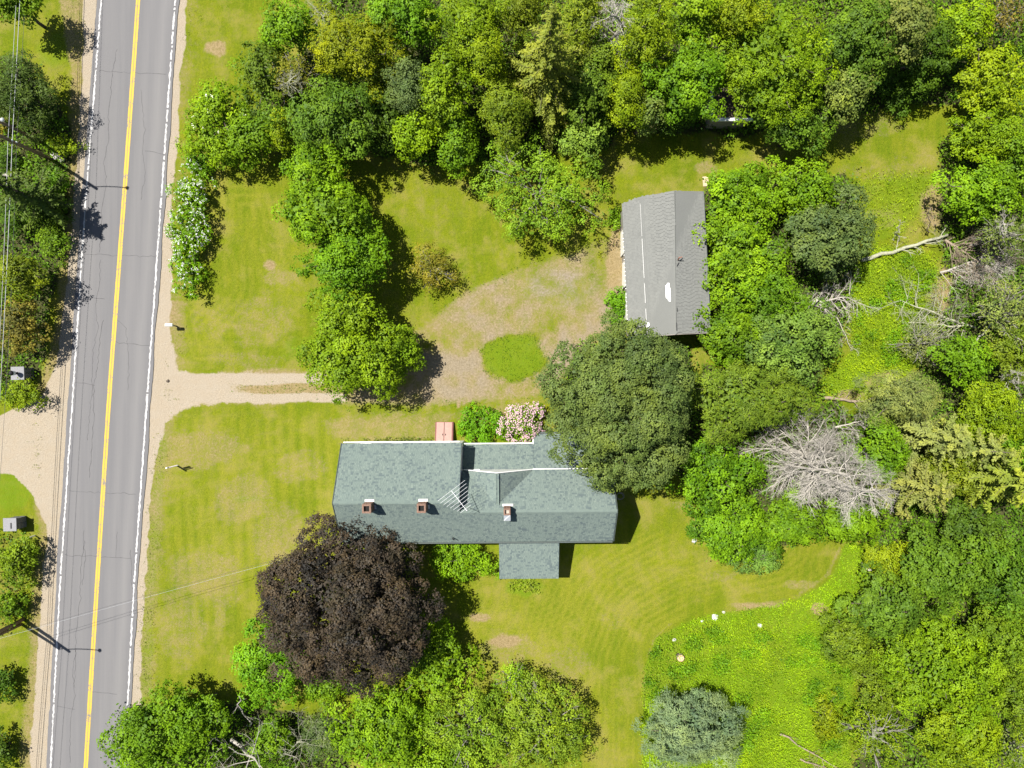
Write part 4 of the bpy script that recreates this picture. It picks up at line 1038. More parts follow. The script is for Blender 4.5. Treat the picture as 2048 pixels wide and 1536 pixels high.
# ------------------------------------------------------------------ roadside things
def gate_pillar(label, px, py, lantern):
    c = at(px, py, 0); root = thing('gate_pillar', label, 'gate pillar', c, 0.03, 'stone gate pillars of the side driveway')
    r = np.random.RandomState(px)
    z = 0
    for k in range(6):                                      # courses of split granite blocks, each block a part
        h = .22
        for (x, y, dx, dy) in ((-.24, -.24, .5, .5), (.26, -.24, .47, .5), (-.24, .26, .5, .47), (.26, .26, .47, .47)) if k % 2 == 0 else ((-.17, -.24, .64, .5), (.33, -.24, .33, .5), (-.17, .26, .64, .47), (.33, .26, .33, .47)):
            mb = MB(); mb.box((x + r.uniform(-.012, .012), y + r.uniform(-.012, .012), z + h / 2), (dx - .02, dy - .02, h - .02)); mb.build('stone', M['granite'], root)
        z += h
    mb = MB(); mb.box((0, 0, z + .05), (1.14, 1.14, .10)); mb.build('cap_stone', M['granite_light'], root)
    z += .10
    if lantern:
        mb = MB(); mb.lathe([(.1, 0), (.12, .03), (.05, .08), (.05, .3), (.16, .34), (.16, .37)], (0, 0, z), 12); l = mb.build('lantern', M['black'], root, smooth=True)
        mb = MB(); mb.lathe([(.13, .37), (.2, .5), (.19, .64), (.12, .74)], (0, 0, z), 12); mb.build('globe', M['insul'], l, smooth=True)
        mb = MB(); mb.lathe([(.17, .74), (.22, .77), (.1, .88), (.03, .95)], (0, 0, z), 12); mb.build('lid', M['black'], l, smooth=True)
    else:
        mb = MB(); mb.box((.12, -.1, z + .02), (.09, .5, .04)); mb.build('black_bar', M['black'], root)  # thin black bar lying on the cap
gate_pillar('grey stone gate pillar with a round lantern above the side driveway', 57, 747, True)
gate_pillar('grey stone gate pillar with a black bar on its flat cap below the side driveway', 42, 1043, False)
mbx = thing('mailbox', 'white roadside mailbox on a post at the lawn edge above the driveway', 'mailbox', at(352, 652, 0))
MB().box((0, 0, .5), (.1, .1, 1.0)).build('post', M['grey_board'], mbx)
MB().box((-.05, 0, 1.0), (.6, .12, .05)).build('arm', M['grey_board'], mbx)
mb = MB(); prof = [(math.cos(a) * .13, math.sin(a) * .13 + .12) for a in np.linspace(0, math.pi, 9)]; prof = [(.13, 0)] + prof + [(-.13, 0)]
n = len(prof); V = [(x, p[0], 1.03 + p[1]) for x in (-.33, .25) for p in prof]
mb.raw(V, [tuple(range(n))[::-1], tuple(range(n, 2 * n))] + [(i, (i + 1) % n, n + (i + 1) % n, n + i) for i in range(n)]); box = mb.build('box', M['white'], mbx)
MB().box((-.335, 0, 1.16), (.02, .24, .24)).build('door', M['metal'], box)
MB().box((-.05, .14, 1.25), (.16, .015, .1)).build('flag', M['rust'], box)
sg = thing('sign_post', 'white wooden sign post with a hanging arm on the roadside lawn', 'sign', at(354, 931, 0))
MB().box((0, 0, .98), (.11, .11, 1.96)).build('post', M['white'], sg)
MB().box((.38, .1, 1.62), (.8, .06, .07), .25).build('arm', M['grey_board'], sg)
mb = MB(); mb.box((.42, .11, 1.15), (.6, .03, .45), .25); mb.build('board', M['white'], sg)
for x in (.2, .64): MB().tube([(x, x * .25, 1.38), (x, x * .25, 1.6)], .008, 4).build('hook', M['metal'], sg)
mk = thing('roadside_marker', 'small white marker post beside the shrub below the lower gate pillar', 'post', at(70, 1071, 0))
MB().box((0, 0, .5), (.09, .09, 1.0)).build('post', M['white'], mk); MB().box((-.04, 0, 1.03), (.22, .1, .14)).build('head', M['white'], mk)

# ------------------------------------------------------------------ small things on the ground
def rock(label, px, py, r, m='rock', z=0.0, sq=.6, name='rock', group=None, cat='rock'):
    rs = np.random.RandomState(int(px * 7 + py) % 9999); D = fib(26, -1, rs); V = D * r * rs.uniform(.78, 1.15, (26, 1)) * np.array((1, rs.uniform(.7, 1), sq))
    import bmesh
    bm = bmesh.new()
    for v in V: bm.verts.new([float(q) for q in v])
    bmesh.ops.convex_hull(bm, input=bm.verts[:]); me = bpy.data.meshes.new(name); bm.to_mesh(me); bm.free()
    c = at(px, py, z); add(name, me, M[m], None, label, cat, group, None, None, (c[0], c[1], z + r * sq * .55))
for a in (('white stone at the lawn edge beside the east bushes', 1388, 1081, .24, 'white_rock'), ('largest white stone at the top edge of the weed patch', 1429, 1234, .32, 'white_rock'),
          ('small white stone left of the largest one at the weed patch edge', 1404, 1242, .14, 'white_rock'), ('white stone within the upper right of the weed patch', 1519, 1250, .22, 'white_rock'),
          ('grey stone in the upper left of the weed patch', 1348, 1279, .2, 'rock'), ('pale stone at the top edge of the weed patch, beside the largest white one', 1447, 1224, .15, 'rock'),
          ('light grey boulder beside the upper utility pole', 112, 313, .42, 'rock'), ('small grey boulder by the shrub beside the upper utility pole', 124, 318, .34, 'rock'),
          ('dark rock on the gravel shoulder above the driveway mouth', 336, 762, .16, 'bark')): rock(*a)
st = thing('tree_stump', 'pale cut tree stump in the weed patch', 'stump', at(1360, 1314, 0)); mb = MB(); mb.lathe([(.42, -.05), (.36, .12), (.33, .3)], n=12); mb.build('bark', M['bark'], st, smooth=True); mb = MB(); mb.lathe([(.3, .3), (.28, .315)], n=12); mb.build('cut_face', M['stump'], st)
bd_ = thing('board', 'tan board lying on the grass above the garage', 'board', at(1411, 363, 0), .08); MB().box((0, 0, .03), (.5, .86, .05)).build('plank', M['board'], bd_)
hs = thing('hose_coil', 'loose coil of pale hose in the shade at the east end of the house', 'hose', at(1240, 992, 0))
a = np.linspace(0, 4.6 * math.pi, 60); MB().tube(np.stack([np.cos(a) * (.24 + .01 * a), np.sin(a) * (.22 + .008 * a), .03 + .004 * a], 1), .018, 5).build('loop', M['grey_board'], hs, smooth=True)


# ------------------------------------------------------------------ trees and shrubs
WOOD = 'trees of the wood behind the yard'
ROW = 'row of trees between front lawn and dirt yard'
ROAD = 'trees and bushes west of the road'
EAST = 'trees along the overgrown east side'
BOT = 'trees along the south edge of the lawn'
GAR = 'trees crowding the east wall of the garage'
TREES = [
 # west side of the road
 ('deciduous_tree', 'tree', 'dark green tree in the top left corner beside the road', 'maple', 'green', 25, 5, 62, 45, 6.5, dict(group=ROAD)),
 ('evergreen_tree', 'tree', 'dark evergreen tree under the wires, throwing a round shadow on roadside grass', 'dense', 'dkspruce', 38, 190, 66, 82, 6.5, dict(group=ROAD, zlo=0.6, L=0.2, Wd=0.08)),
 ('shrub', 'shrub', 'yellow-green shrub beside the upper utility pole', 'brush', 'yel', 128, 288, 34, 26, 1.6, dict(zlo=0.1, group=ROAD)),
 ('shrub', 'shrub', 'orange-brown bush at the picture edge behind the upper utility pole', 'brush', 'bronze', 4, 245, 20, 22, 1.8, dict(zlo=0.1, group=ROAD)),
 ('shrub', 'shrub', 'bright green shrub just below the shadow of the upper utility pole', 'brush', 'green', 108, 372, 36, 36, 2.4, dict(zlo=0.1, group=ROAD)),
 ('shrub', 'shrub', 'dark green brush by the road next to the spiky shadow', 'brush', 'dark', 88, 425, 52, 44, 2.6, dict(zlo=0.1, group=ROAD)),
 ('shrub', 'shrub', 'light green shrub below the spiky shadow on the road', 'brush', 'green', 108, 483, 34, 40, 2.4, dict(zlo=0.1, group=ROAD)),
 ('shrub', 'shrub', 'dark bush at the picture edge left of the grey fallen log', 'brush', 'dark', 15, 318, 24, 28, 2.2, dict(zlo=0.1, group=ROAD)),
 ('shrub', 'shrub', 'dark bush at the picture edge below the grey fallen log', 'brush', 'dark', 28, 425, 36, 48, 2.8, dict(zlo=0.1, group=ROAD)),
 ('deciduous_tree', 'tree', 'yellow-green round tree above the rusty-leaved tree beside the road', 'maple', 'olive', 42, 552, 50, 52, 5.5, dict(zlo=1.2, group=ROAD)),
 ('deciduous_tree', 'tree', 'rusty brown-tipped tree beside the road above the gate pillar with a lantern', 'maple', 'rust', 38, 652, 44, 62, 5.0, dict(zlo=1.0, group=ROAD)),
 ('shrub', 'shrub', 'yellow-green bush below the gate pillar with a lantern', 'brush', 'yolive', 42, 790, 42, 34, 2.4, dict(zlo=0.1, group=ROAD)),
 ('shrub', 'shrub', 'round leafy shrub below the lower gate pillar by the road', 'maple', 'olive', 28, 1118, 44, 52, 3.2, dict(zlo=0.3, group=ROAD, lobe=.7)),
 ('shrub', 'shrub', 'small round bush just above the lower utility pole', 'maple', 'green', 18, 1218, 30, 34, 2.4, dict(zlo=0.2, group=ROAD, lobe=.6)),
 ('shrub', 'shrub', 'dark round bush at the picture edge below the lower utility pole', 'maple', 'dark', 0, 1368, 32, 36, 2.2, dict(zlo=0.2, group=ROAD, lobe=.6)),
 ('shrub', 'shrub', 'dark bush in the bottom left corner beside the road', 'maple', 'dark', 0, 1500, 32, 40, 2.2, dict(zlo=0.2, group=ROAD, lobe=.6)),
 # roadside, north lawn
 ('flowering_hedge', 'hedge', 'long hedge dotted with white blossom along the right shoulder of the road', 'shrub', 'shrub', 378, 455, 42, 138, 2.6, dict(zlo=0.1, blossom=((0.72, 0.73, 0.73), 1.15, 0.05, 0.30))),
 ('shrub', 'shrub', 'tall narrow green shrub joining the white flowering hedge to the bushes above', 'brush', 'green', 398, 318, 36, 42, 2.4, dict(zlo=0.1)),
 ('deciduous_tree', 'tree', 'low yellow-green tree mass beside the road at the end of the wood', 'maple', 'yolive', 436, 240, 80, 88, 5.0, dict(zlo=0.6, group=WOOD, blossom=((0.80, 0.82, 0.66), 0.05, 0.07, 0.6))),
 ('deciduous_tree', 'tree', 'low green tree shading the lawn between roadside bush and blue-green maple', 'maple', 'green', 515, 268, 58, 60, 5.5, dict(zlo=0.6, group=WOOD)),
 # the wood along the top, from left to right
 ('deciduous_tree', 'tree', 'blue-green tree at the left tip of the wood by the upper lawn', 'maple', 'teal', 530, 150, 52, 66, 7.0, dict(group=WOOD)),
 ('deciduous_tree', 'tree', 'green tree at the top left corner of the wood beside bare branches', 'maple', 'green', 575, 55, 60, 52, 8.0, dict(group=WOOD)),
 ('sparse_tree', 'tree', 'sparse tan tree with bare grey twigs in the left part of the wood', 'sparse', 'bronze', 588, 152, 48, 50, 8.0, dict(group=WOOD)),
 ('deciduous_tree', 'tree', 'orange-tinged olive tree, large and round, in the upper left of the wood', 'fine', (0.176, 0.205, 0.008), 712, 100, 92, 86, 10.0, dict(group=WOOD)),
 ('deciduous_tree', 'tree', 'large blue-green maple with rounded clumps shading the lawn edge', 'maple', 'teal', 655, 235, 92, 80, 8.5, dict(group=WOOD)),
 ('deciduous_tree', 'tree', 'small yellow tree between roadside bush and large blue-green maple', 'fine', 'yel', 566, 262, 30, 40, 6.2, dict(group=WOOD)),
 ('deciduous_tree', 'tree', 'bright green tree at the top edge of the wood left of the centre', 'maple', 'green', 800, 38, 86, 62, 10.0, dict(group=WOOD)),
 ('deciduous_tree', 'tree', 'small grey-olive tree between orange-tinged tree and bright lime tree', 'fine', 'oak', 822, 180, 40, 58, 9.0, dict(group=WOOD)),
 ('deciduous_tree', 'tree', 'bright green leafy tree just above the lime tree in the wood', 'maple', 'bright', 884, 185, 64, 82, 9.0, dict(group=WOOD)),
 ('lime_green_tree', 'tree', 'bright lime-green rounded tree at the front edge of the wood', 'maple', 'lime', 832, 268, 50, 50, 6.8, dict(group=WOOD, tintvar=.7)),
 ('deciduous_tree', 'tree', 'green tree hanging over the shaded lawn right of the lime tree', 'maple', 'green', 915, 285, 46, 62, 6.5, dict(group=WOOD)),
 ('deciduous_tree', 'tree', 'olive tree at the top edge of the wood left of the tall spruce', 'fine', 'yolive', 950, 48, 80, 70, 11.0, dict(group=WOOD)),
 ('deciduous_tree', 'tree', 'small yellow-topped tree left of the tall spruce', 'fine', 'yel', 978, 125, 34, 40, 11.0, dict(group=WOOD)),
 ('deciduous_tree', 'tree', 'olive-green tree in front of the small yellow-topped tree', 'fine', 'olive', 1008, 225, 56, 68, 9.0, dict(group=WOOD)),
 ('deciduous_tree', 'tree', 'blue-green tree in the shadow right of the tall spruce', 'maple', 'teal', 1175, 175, 60, 80, 8.0, dict(group=WOOD)),
 ('deciduous_tree', 'tree', 'small pale green tree at the wood edge behind the apple tree', 'maple', 'pale', 1172, 282, 42, 36, 6.0, dict(group=WOOD)),
 ('deciduous_tree', 'tree', 'olive tree at the top edge right beside the dead grey tree', 'fine', 'yolive', 1292, 72, 58, 88, 11.0, dict(group=WOOD)),
 ('deciduous_tree', 'tree', 'narrow yellow-green tree below the dead grey tree', 'fine', 'yel', 1250, 195, 38, 66, 9.0, dict(group=WOOD)),
 ('deciduous_tree', 'tree', 'grey-green tree overhanging the shaded lawn left of the hidden shed', 'maple', 'grey', 1290, 225, 32, 42, 7.5, dict(group=WOOD)),
 ('deciduous_tree', 'tree', 'green maple behind the hidden shed in the middle of the wood', 'maple', 'green', 1378, 160, 78, 92, 9.5, dict(group=WOOD)),
 ('deciduous_tree', 'tree', 'green tree at the top edge above the green maple behind the shed', 'maple', 'bright', 1392, 45, 60, 55, 11.0, dict(group=WOOD)),
 ('deciduous_tree', 'tree', 'very large yellow-green tree above the hidden shed, broadest crown of the wood', 'fine', 'yolive', 1545, 120, 128, 130, 10.5, dict(group=WOOD, wob=.12, cover=.9)),
 ('deciduous_tree', 'tree', 'yellow-green tree at the top edge left of the broadest crown of the wood', 'fine', 'yel', 1470, 40, 66, 60, 11.0, dict(group=WOOD)),
 ('deciduous_tree', 'tree', 'shaded dark tree between hidden shed and trees beside garage', 'maple', 'teal', 1590, 262, 76, 48, 6.0, dict(group=WOOD)),
 ('deciduous_tree', 'tree', 'blue-green maple right of the broadest yellow-green crown of the wood', 'maple', 'teal', 1718, 85, 72, 92, 10.0, dict(group=WOOD)),
 ('deciduous_tree', 'tree', 'grey-green clumped tree shading the small meadow from the wood edge', 'maple', 'grey', 1690, 190, 48, 60, 8.0, dict(group=WOOD)),
 ('deciduous_tree', 'tree', 'olive-grey tree at the top edge with a dark gap to its right', 'maple', (0.175, 0.19, 0.06), 1795, 55, 52, 66, 11.0, dict(group=WOOD)),
 ('deciduous_tree', 'tree', 'low dark leafy tree in shade along the edge of the small meadow', 'brush', 'dark', 1800, 175, 72, 46, 3.0, dict(zlo=0.2, group=WOOD, lobe=.7)),
 ('lime_green_tree', 'tree', 'bright lime tree near the top right corner', 'maple', 'lime', 1925, 58, 52, 52, 8.0, dict(group=WOOD, tintvar=.8)),
 ('deciduous_tree', 'tree', 'yellow-leaved tree at the right edge above the small meadow', 'maple', 'yel', 1985, 165, 66, 76, 8.0, dict(group=WOOD)),
 ('sparse_tree', 'tree', 'brownish half-bare tree in the top right corner', 'sparse', 'rust', 2022, 20, 50, 50, 9.0, dict(group=WOOD)),
 ('deciduous_tree', 'tree', 'dark olive tree at the top edge behind the tall spruce', 'fine', 'olive', 1045, 20, 56, 52, 10.0, dict(group=WOOD)),
 ('deciduous_tree', 'tree', 'green tree at the top edge between tall spruce and dead grey tree', 'fine', 'olive', 1165, 40, 52, 70, 10.0, dict(group=WOOD)),
 ('deciduous_tree', 'tree', 'shaded dark green tree in the gap left of the dead grey tree', 'maple', 'teal', 1198, 125, 36, 50, 7.0, dict(group=WOOD)),
 ('deciduous_tree', 'tree', 'dark tree in the shaded hollow behind the lime tree', 'maple', 'dark', 768, 225, 60, 80, 6.0, dict(group=WOOD)),
 ('deciduous_tree', 'tree', 'dark leafy tree in the shade between the hidden shed and grey-green tree', 'maple', 'dark', 1345, 240, 44, 30, 4.5, dict(group=WOOD, zlo=.5)),
 ('deciduous_tree', 'tree', 'dark tree in the gap between olive-grey tree and lime tree at the top', 'maple', 'dark', 1858, 95, 54, 80, 7.0, dict(group=WOOD)),
 # yard
 ('deciduous_tree', 'tree', 'northmost light green tree of the row, touching the wood', 'maple', 'bright', 625, 345, 74, 62, 7.5, dict(group=ROW, zlo=1.4)),
 ('deciduous_tree', 'tree', 'largest light green tree of the row, beside the long lawn shadow', 'maple', 'bright', 652, 430, 108, 82, 8.5, dict(group=ROW, zlo=1.6)),
 ('deciduous_tree', 'tree', 'light green tree of the row left of the small bronze tree', 'maple', 'green', 690, 530, 92, 72, 8.0, dict(group=ROW, zlo=1.6)),
 ('deciduous_tree', 'tree', 'light green tree of the row, narrowest, just above the driveway tree', 'maple', 'bright', 694, 618, 76, 60, 7.5, dict(group=ROW, zlo=1.4)),
 ('deciduous_tree', 'tree', 'light green tree overhanging the gravel driveway', 'maple', 'bright', 702, 715, 112, 88, 8.0, dict(group=ROW, zlo=1.4, lobe=1.05)),
 ('deciduous_tree', 'tree', 'small bright green tree at the dirt yard end of the row', 'maple', 'bright', 806, 706, 50, 52, 5.0, dict(group=ROW, zlo=1.0)),
 ('bronze_tree', 'tree', 'small bronze-leaved tree standing alone on the lawn by the dirt yard', 'open', 'bronze', 862, 536, 44, 46, 3.2, dict(zlo=0.7, lobe=.5, L=.17, Wd=.1, cover=.95, tr=.08)),
 ('apple_tree', 'tree', 'open pale green fruit tree with grey twigs between wood and garage', 'open', 'apple', 1082, 385, 128, 108, 6.2, dict(zlo=1.3, cover=0.85)),
 ('shrub', 'shrub', 'bright green shrub against the west wall of the garage', 'shrub', 'shrub', 1236, 612, 25, 42, 1.3, dict(zlo=0.05, lobe=.45)),
 ('shrub', 'shrub', 'small dark green bush at the upper west corner of the garage', 'shrub', 'green', 1229, 437, 14, 20, 1.0, dict(zlo=0.05, lobe=.35)),
 ('shrub', 'shrub', 'bright green bed of bushes against the house beside the pink rhododendron', 'shrub', 'shrub', 966, 852, 60, 40, 1.3, dict(zlo=0.05, lobe=.5, dome=.6)),
 ('rhododendron', 'shrub', 'round bush covered in pink blossom between house and large grey-green oak', 'shrub', 'green', 1048, 850, 42, 50, 3.0, dict(zlo=0.1, lobe=.55, blossom=((0.56, 0.385, 0.42), 3.2, 0.10, -0.3))),
 ('oak_tree', 'tree', 'large round grey-green tree overhanging the house and garage corners', 'oak', 'oak', 1243, 812, 158, 168, 12.0, dict(zlo=3.0, tr=.35)),
 ('copper_beech', 'tree', 'large dark purple-leaved tree in front of the house', 'beech', 'beech', 690, 1214, 186, 172, 11.0, dict(zlo=2.0, tr=.4)),
 ('shrub', 'shrub', 'bright green bush under the house eave between purple tree and porch', 'shrub', 'bright', 925, 1122, 76, 44, 2.6, dict(zlo=0.1, lobe=.6)),
 ('deciduous_tree', 'tree', 'vivid green tree at the lower left of the dark purple tree', 'maple', (0.115, 0.228, 0.010), 535, 1335, 82, 86, 4.8, dict(group=BOT, zlo=0.6)),
 ('deciduous_tree', 'tree', 'green tree partly in the shadow right of the dark purple tree', 'maple', 'bright', 866, 1330, 82, 86, 4.8, dict(group=BOT, zlo=0.6)),
 ('shrub', 'shrub', 'low green shrub peeking out below the dark purple tree', 'maple', 'green', 655, 1375, 56, 30, 2.8, dict(group=BOT, zlo=0.3, lobe=.6)),
 ('deciduous_tree', 'tree', 'large green tree overhanging the road at the bottom', 'maple', 'green', 318, 1478, 118, 88, 7.5, dict(group=BOT, zlo=1.5, lobe=1.1)),
 ('deciduous_tree', 'tree', 'green tree shading the lawn corner above the bare white branches', 'maple', 'green', 395, 1428, 66, 50, 6.5, dict(group=BOT, zlo=1.2)),
 ('deciduous_tree', 'tree', 'low green tree between bare white branches and dark juniper', 'maple', 'green', 548, 1490, 52, 52, 4.2, dict(group=BOT, zlo=0.6)),
 ('juniper', 'shrub', 'dark blue-grey evergreen bush at the bottom beside the bright green tree', 'pine', 'juniper', 645, 1470, 58, 46, 3.4, dict(group=BOT, zlo=0.1, L=.24, Wd=.05, flat=.7)),
 ('deciduous_tree', 'tree', 'bright yellow-green tree at the bottom right of the juniper', 'maple', 'bright', 770, 1466, 104, 98, 5.8, dict(group=BOT, zlo=1.0)),
 ('apple_tree', 'tree', 'open grey-twigged tree at the bottom between bright green tree and lawn', 'open', 'apple', 942, 1462, 104, 96, 5.2, dict(group=BOT, zlo=0.9, cover=.95)),
 ('apple_tree', 'tree', 'pale green tree at the bottom edge of the lawn with ragged shadow', 'open', 'apple', 1085, 1464, 108, 98, 5.4, dict(group=BOT, zlo=0.9, cover=1.0)),
 ('deciduous_tree', 'tree', 'bright green tree running off the bottom edge below the open grey-twigged tree', 'maple', 'bright', 870, 1550, 100, 60, 5.0, dict(group=BOT, zlo=0.8)),
 ('deciduous_tree', 'tree', 'small green tree standing above the pale green bottom trees', 'open', 'apple', 1028, 1362, 38, 34, 3.6, dict(group=BOT, zlo=0.8, lobe=.6)),
 # beside the garage
 ('deciduous_tree', 'tree', 'light green tree at the upper right corner of the garage', 'maple', 'bright', 1482, 395, 76, 72, 6.0, dict(group=GAR, zlo=0.8)),
 ('deciduous_tree', 'tree', 'light green tree between garage and small meadow, at the shade edge', 'maple', 'bright', 1608, 380, 76, 62, 6.0, dict(group=GAR, zlo=0.8)),
 ('deciduous_tree', 'tree', 'leafy green tree hugging the middle of the garage wall', 'maple', 'bright', 1485, 515, 96, 92, 7.0, dict(group=GAR, zlo=0.8)),
 ('deciduous_tree', 'tree', 'dark grey-green maple at the end of the fallen trunk', 'maple', 'oak', 1656, 472, 92, 86, 7.5, dict(group=GAR, zlo=1.4, lobe=1.1, L=.24)),
 ('deciduous_tree', 'tree', 'green tree left of the heap of bleached branches', 'maple', 'green', 1530, 595, 80, 62, 7.0, dict(group=GAR, zlo=0.8)),
 ('deciduous_tree', 'tree', 'grey-green rounded tree below the heap of bleached branches', 'maple', (0.122, 0.195, 0.045), 1570, 680, 102, 82, 8.0, dict(group=GAR, zlo=1.4)),
 ('deciduous_tree', 'tree', 'green tree at the lower right corner of the garage', 'maple', 'green', 1455, 672, 58, 66, 7.0, dict(group=GAR, zlo=1.0)),
 ('pine_tree', 'tree', 'feathery yellow-green pine between grey-green oak and dead grey tree', 'pine', 'pine', 1498, 800, 126, 88, 8.5, dict(group=EAST, zlo=2.0)),
 # east of the house
 ('deciduous_tree', 'tree', 'green tree with yellow sprigs right below the large oak', 'maple', 'green', 1432, 955, 88, 72, 6.5, dict(group=EAST, zlo=0.8, tintvar=1.5)),
 ('deciduous_tree', 'tree', 'green tree bulging onto the lawn left of the curved mown path', 'maple', 'green', 1465, 1060, 92, 66, 5.5, dict(group=EAST, zlo=0.6, tintvar=1.4)),
 ('shrub', 'shrub', 'dull green bush at the tip of the growth beside the curved mown path', 'fine', (0.115, 0.19, 0.05), 1515, 1108, 60, 40, 3.0, dict(group=EAST, zlo=0.2, lobe=.6)),
 ('deciduous_tree', 'tree', 'green tree under the lower branches of the dead grey tree', 'maple', 'green', 1580, 1040, 66, 66, 5.0, dict(group=EAST, zlo=0.5, tintvar=1.3)),
 ('deciduous_tree', 'tree', 'bright green tree just right of the dead grey tree', 'maple', 'green', 1765, 905, 50, 78, 7.0, dict(group=EAST, zlo=0.8)),
 ('deciduous_tree', 'tree', 'green tree between dead grey tree and curved mown path end', 'maple', 'green', 1700, 1040, 66, 56, 6.0, dict(group=EAST, zlo=0.8)),
 ('pine_tree', 'tree', 'grey-green feathery pine right of the weedy clearing', 'pine', 'sage', 1800, 800, 76, 60, 8.0, dict(group=EAST, zlo=1.5)),
 ('deciduous_tree', 'tree', 'yellow-green tree at the right edge above the olive spruce', 'fine', 'yolive', 1985, 835, 72, 76, 8.0, dict(group=EAST)),
 ('deciduous_tree', 'tree', 'bright green tree right of the sage pine in the east wood', 'maple', 'green', 1925, 722, 54, 52, 7.0, dict(group=EAST)),
 ('sparse_tree', 'tree', 'grey-green half-bare tree at the right edge below the tangled brown brush', 'sparse', 'sage', 2010, 620, 62, 66, 8.0, dict(group=EAST)),
 ('deciduous_tree', 'tree', 'leafy green tree right of the small meadow above the fallen trunk', 'maple', 'bright', 1958, 385, 76, 66, 7.0, dict(group=EAST, zlo=0.8)),
 ('deciduous_tree', 'tree', 'yellow-green tree at the right edge of the small meadow', 'fine', 'yolive', 1978, 275, 80, 62, 6.5, dict(group=EAST, zlo=0.6)),
 ('deciduous_tree', 'tree', 'green tree on the picture edge right of the fallen trunk meadow tree', 'maple', 'green', 2040, 335, 46, 76, 8.0, dict(group=EAST)),
 ('sparse_tree', 'tree', 'sparse grey-green tree with white twigs above the tangled brown brush', 'sparse', 'grey', 2005, 470, 62, 52, 7.0, dict(group=EAST)),
 ('deciduous_tree', 'tree', 'large dark blue-green maple of the lower right wood', 'maple', (0.100, 0.168, 0.015), 1890, 1130, 100, 84, 9.5, dict(group=EAST, lobe=1.15)),
 ('deciduous_tree', 'tree', 'blue-green maple at the right edge below the olive spruce', 'maple', (0.100, 0.168, 0.015), 2000, 1140, 72, 90, 9.5, dict(group=EAST, lobe=1.15)),
 ('deciduous_tree', 'tree', 'yellow-leaved small tree between mown path end and blue-green maple', 'fine', 'yel', 1775, 1122, 52, 40, 5.0, dict(group=EAST, zlo=0.5)),
 ('deciduous_tree', 'tree', 'dark green maple with gaps beside the weed patch, below the yellow tree', 'maple', (0.096, 0.165, 0.018), 1770, 1215, 80, 66, 7.0, dict(group=EAST)),
 ('deciduous_tree', 'tree', 'small-leaved olive tree at the right side of the weed patch', 'fine', 'olive', 1700, 1285, 66, 66, 5.0, dict(group=EAST, zlo=0.4)),
 ('deciduous_tree', 'tree', 'very broad yellow-green tree filling the lower right wood', 'fine', 'yolive', 1880, 1340, 128, 112, 8.0, dict(group=EAST, zlo=0.8, cover=.9)),
 ('deciduous_tree', 'tree', 'green tree at the right edge beside the very broad yellow-green tree', 'fine', (0.155, 0.225, 0.014), 2005, 1275, 70, 84, 8.5, dict(group=EAST, zlo=0.8)),
 ('deciduous_tree', 'tree', 'yellow-green tree near the bottom right corner', 'fine', 'yolive', 1935, 1470, 96, 80, 7.5, dict(group=EAST, zlo=0.8)),
 ('sparse_tree', 'tree', 'half-bare olive tree at the bottom right of the weed patch', 'sparse', 'yolive', 1745, 1465, 76, 72, 5.0, dict(group=EAST, zlo=0.5, cover=1.0)),
 ('deciduous_tree', 'tree', 'olive tree between weed patch and the very broad yellow-green tree', 'fine', 'olive', 1765, 1372, 56, 52, 5.0, dict(group=EAST, zlo=0.4)),
 ('shrub', 'shrub', 'low yellowish shrub in the weed patch above its half-bare tree', 'brush', 'yel', 1655, 1440, 40, 46, 1.6, dict(zlo=0.05)),
 ('shrub', 'shrub', 'pale brushy shrub in the bottom right corner', 'sparse', 'sage', 2030, 1500, 48, 46, 4.0, dict(zlo=0.3)),
 ('shrub', 'shrub', 'pale green tall weeds clump by the fallen tree in the clearing', 'sparse', 'sage', 1835, 690, 60, 50, 3.0, dict(zlo=0.1)),
 ('deciduous_tree', 'tree', 'green tree in the gap between yellow-green tree and olive spruce at the right edge', 'maple', 'green', 2030, 905, 50, 60, 7.5, dict(group=EAST)),
 ('deciduous_tree', 'tree', 'dark green tree below the olive spruce and left of the right-edge maple', 'maple', 'dark', 1945, 1060, 60, 50, 7.0, dict(group=EAST)),
 ('deciduous_tree', 'tree', 'green tree between grey-green half-bare tree and bright green tree on the east', 'fine', 'olive', 2030, 700, 50, 60, 7.0, dict(group=EAST)),
 ('deciduous_tree', 'tree', 'dull green tree filling the gap above the tan-olive conifer', 'fine', 'olive', 1905, 930, 50, 50, 7.0, dict(group=EAST)),
 ('deciduous_tree', 'tree', 'olive tree on the right picture edge above the bottom right corner', 'fine', 'olive', 2030, 1390, 50, 70, 6.5, dict(group=EAST, zlo=.6)),
 ('blue_spruce', 'tree', 'round silvery blue spruce beside the weed patch at the bottom', 'pine', 'blue', 1384, 1462, 106, 92, 6.5, dict(zlo=0.2, L=.26, Wd=.06, flat=.55, inner=.3, per=16, tuft=.3)),
]
for i, (nm, cat, lab, style, col, px, py, rx, ry, H, kw) in enumerate(TREES):
    kw = dict(kw); g = kw.pop('group', None); zl = kw.pop('zlo', None)
    tree(i, nm, cat, lab, style, col, px, py, rx, ry, H, zl, g, **kw)
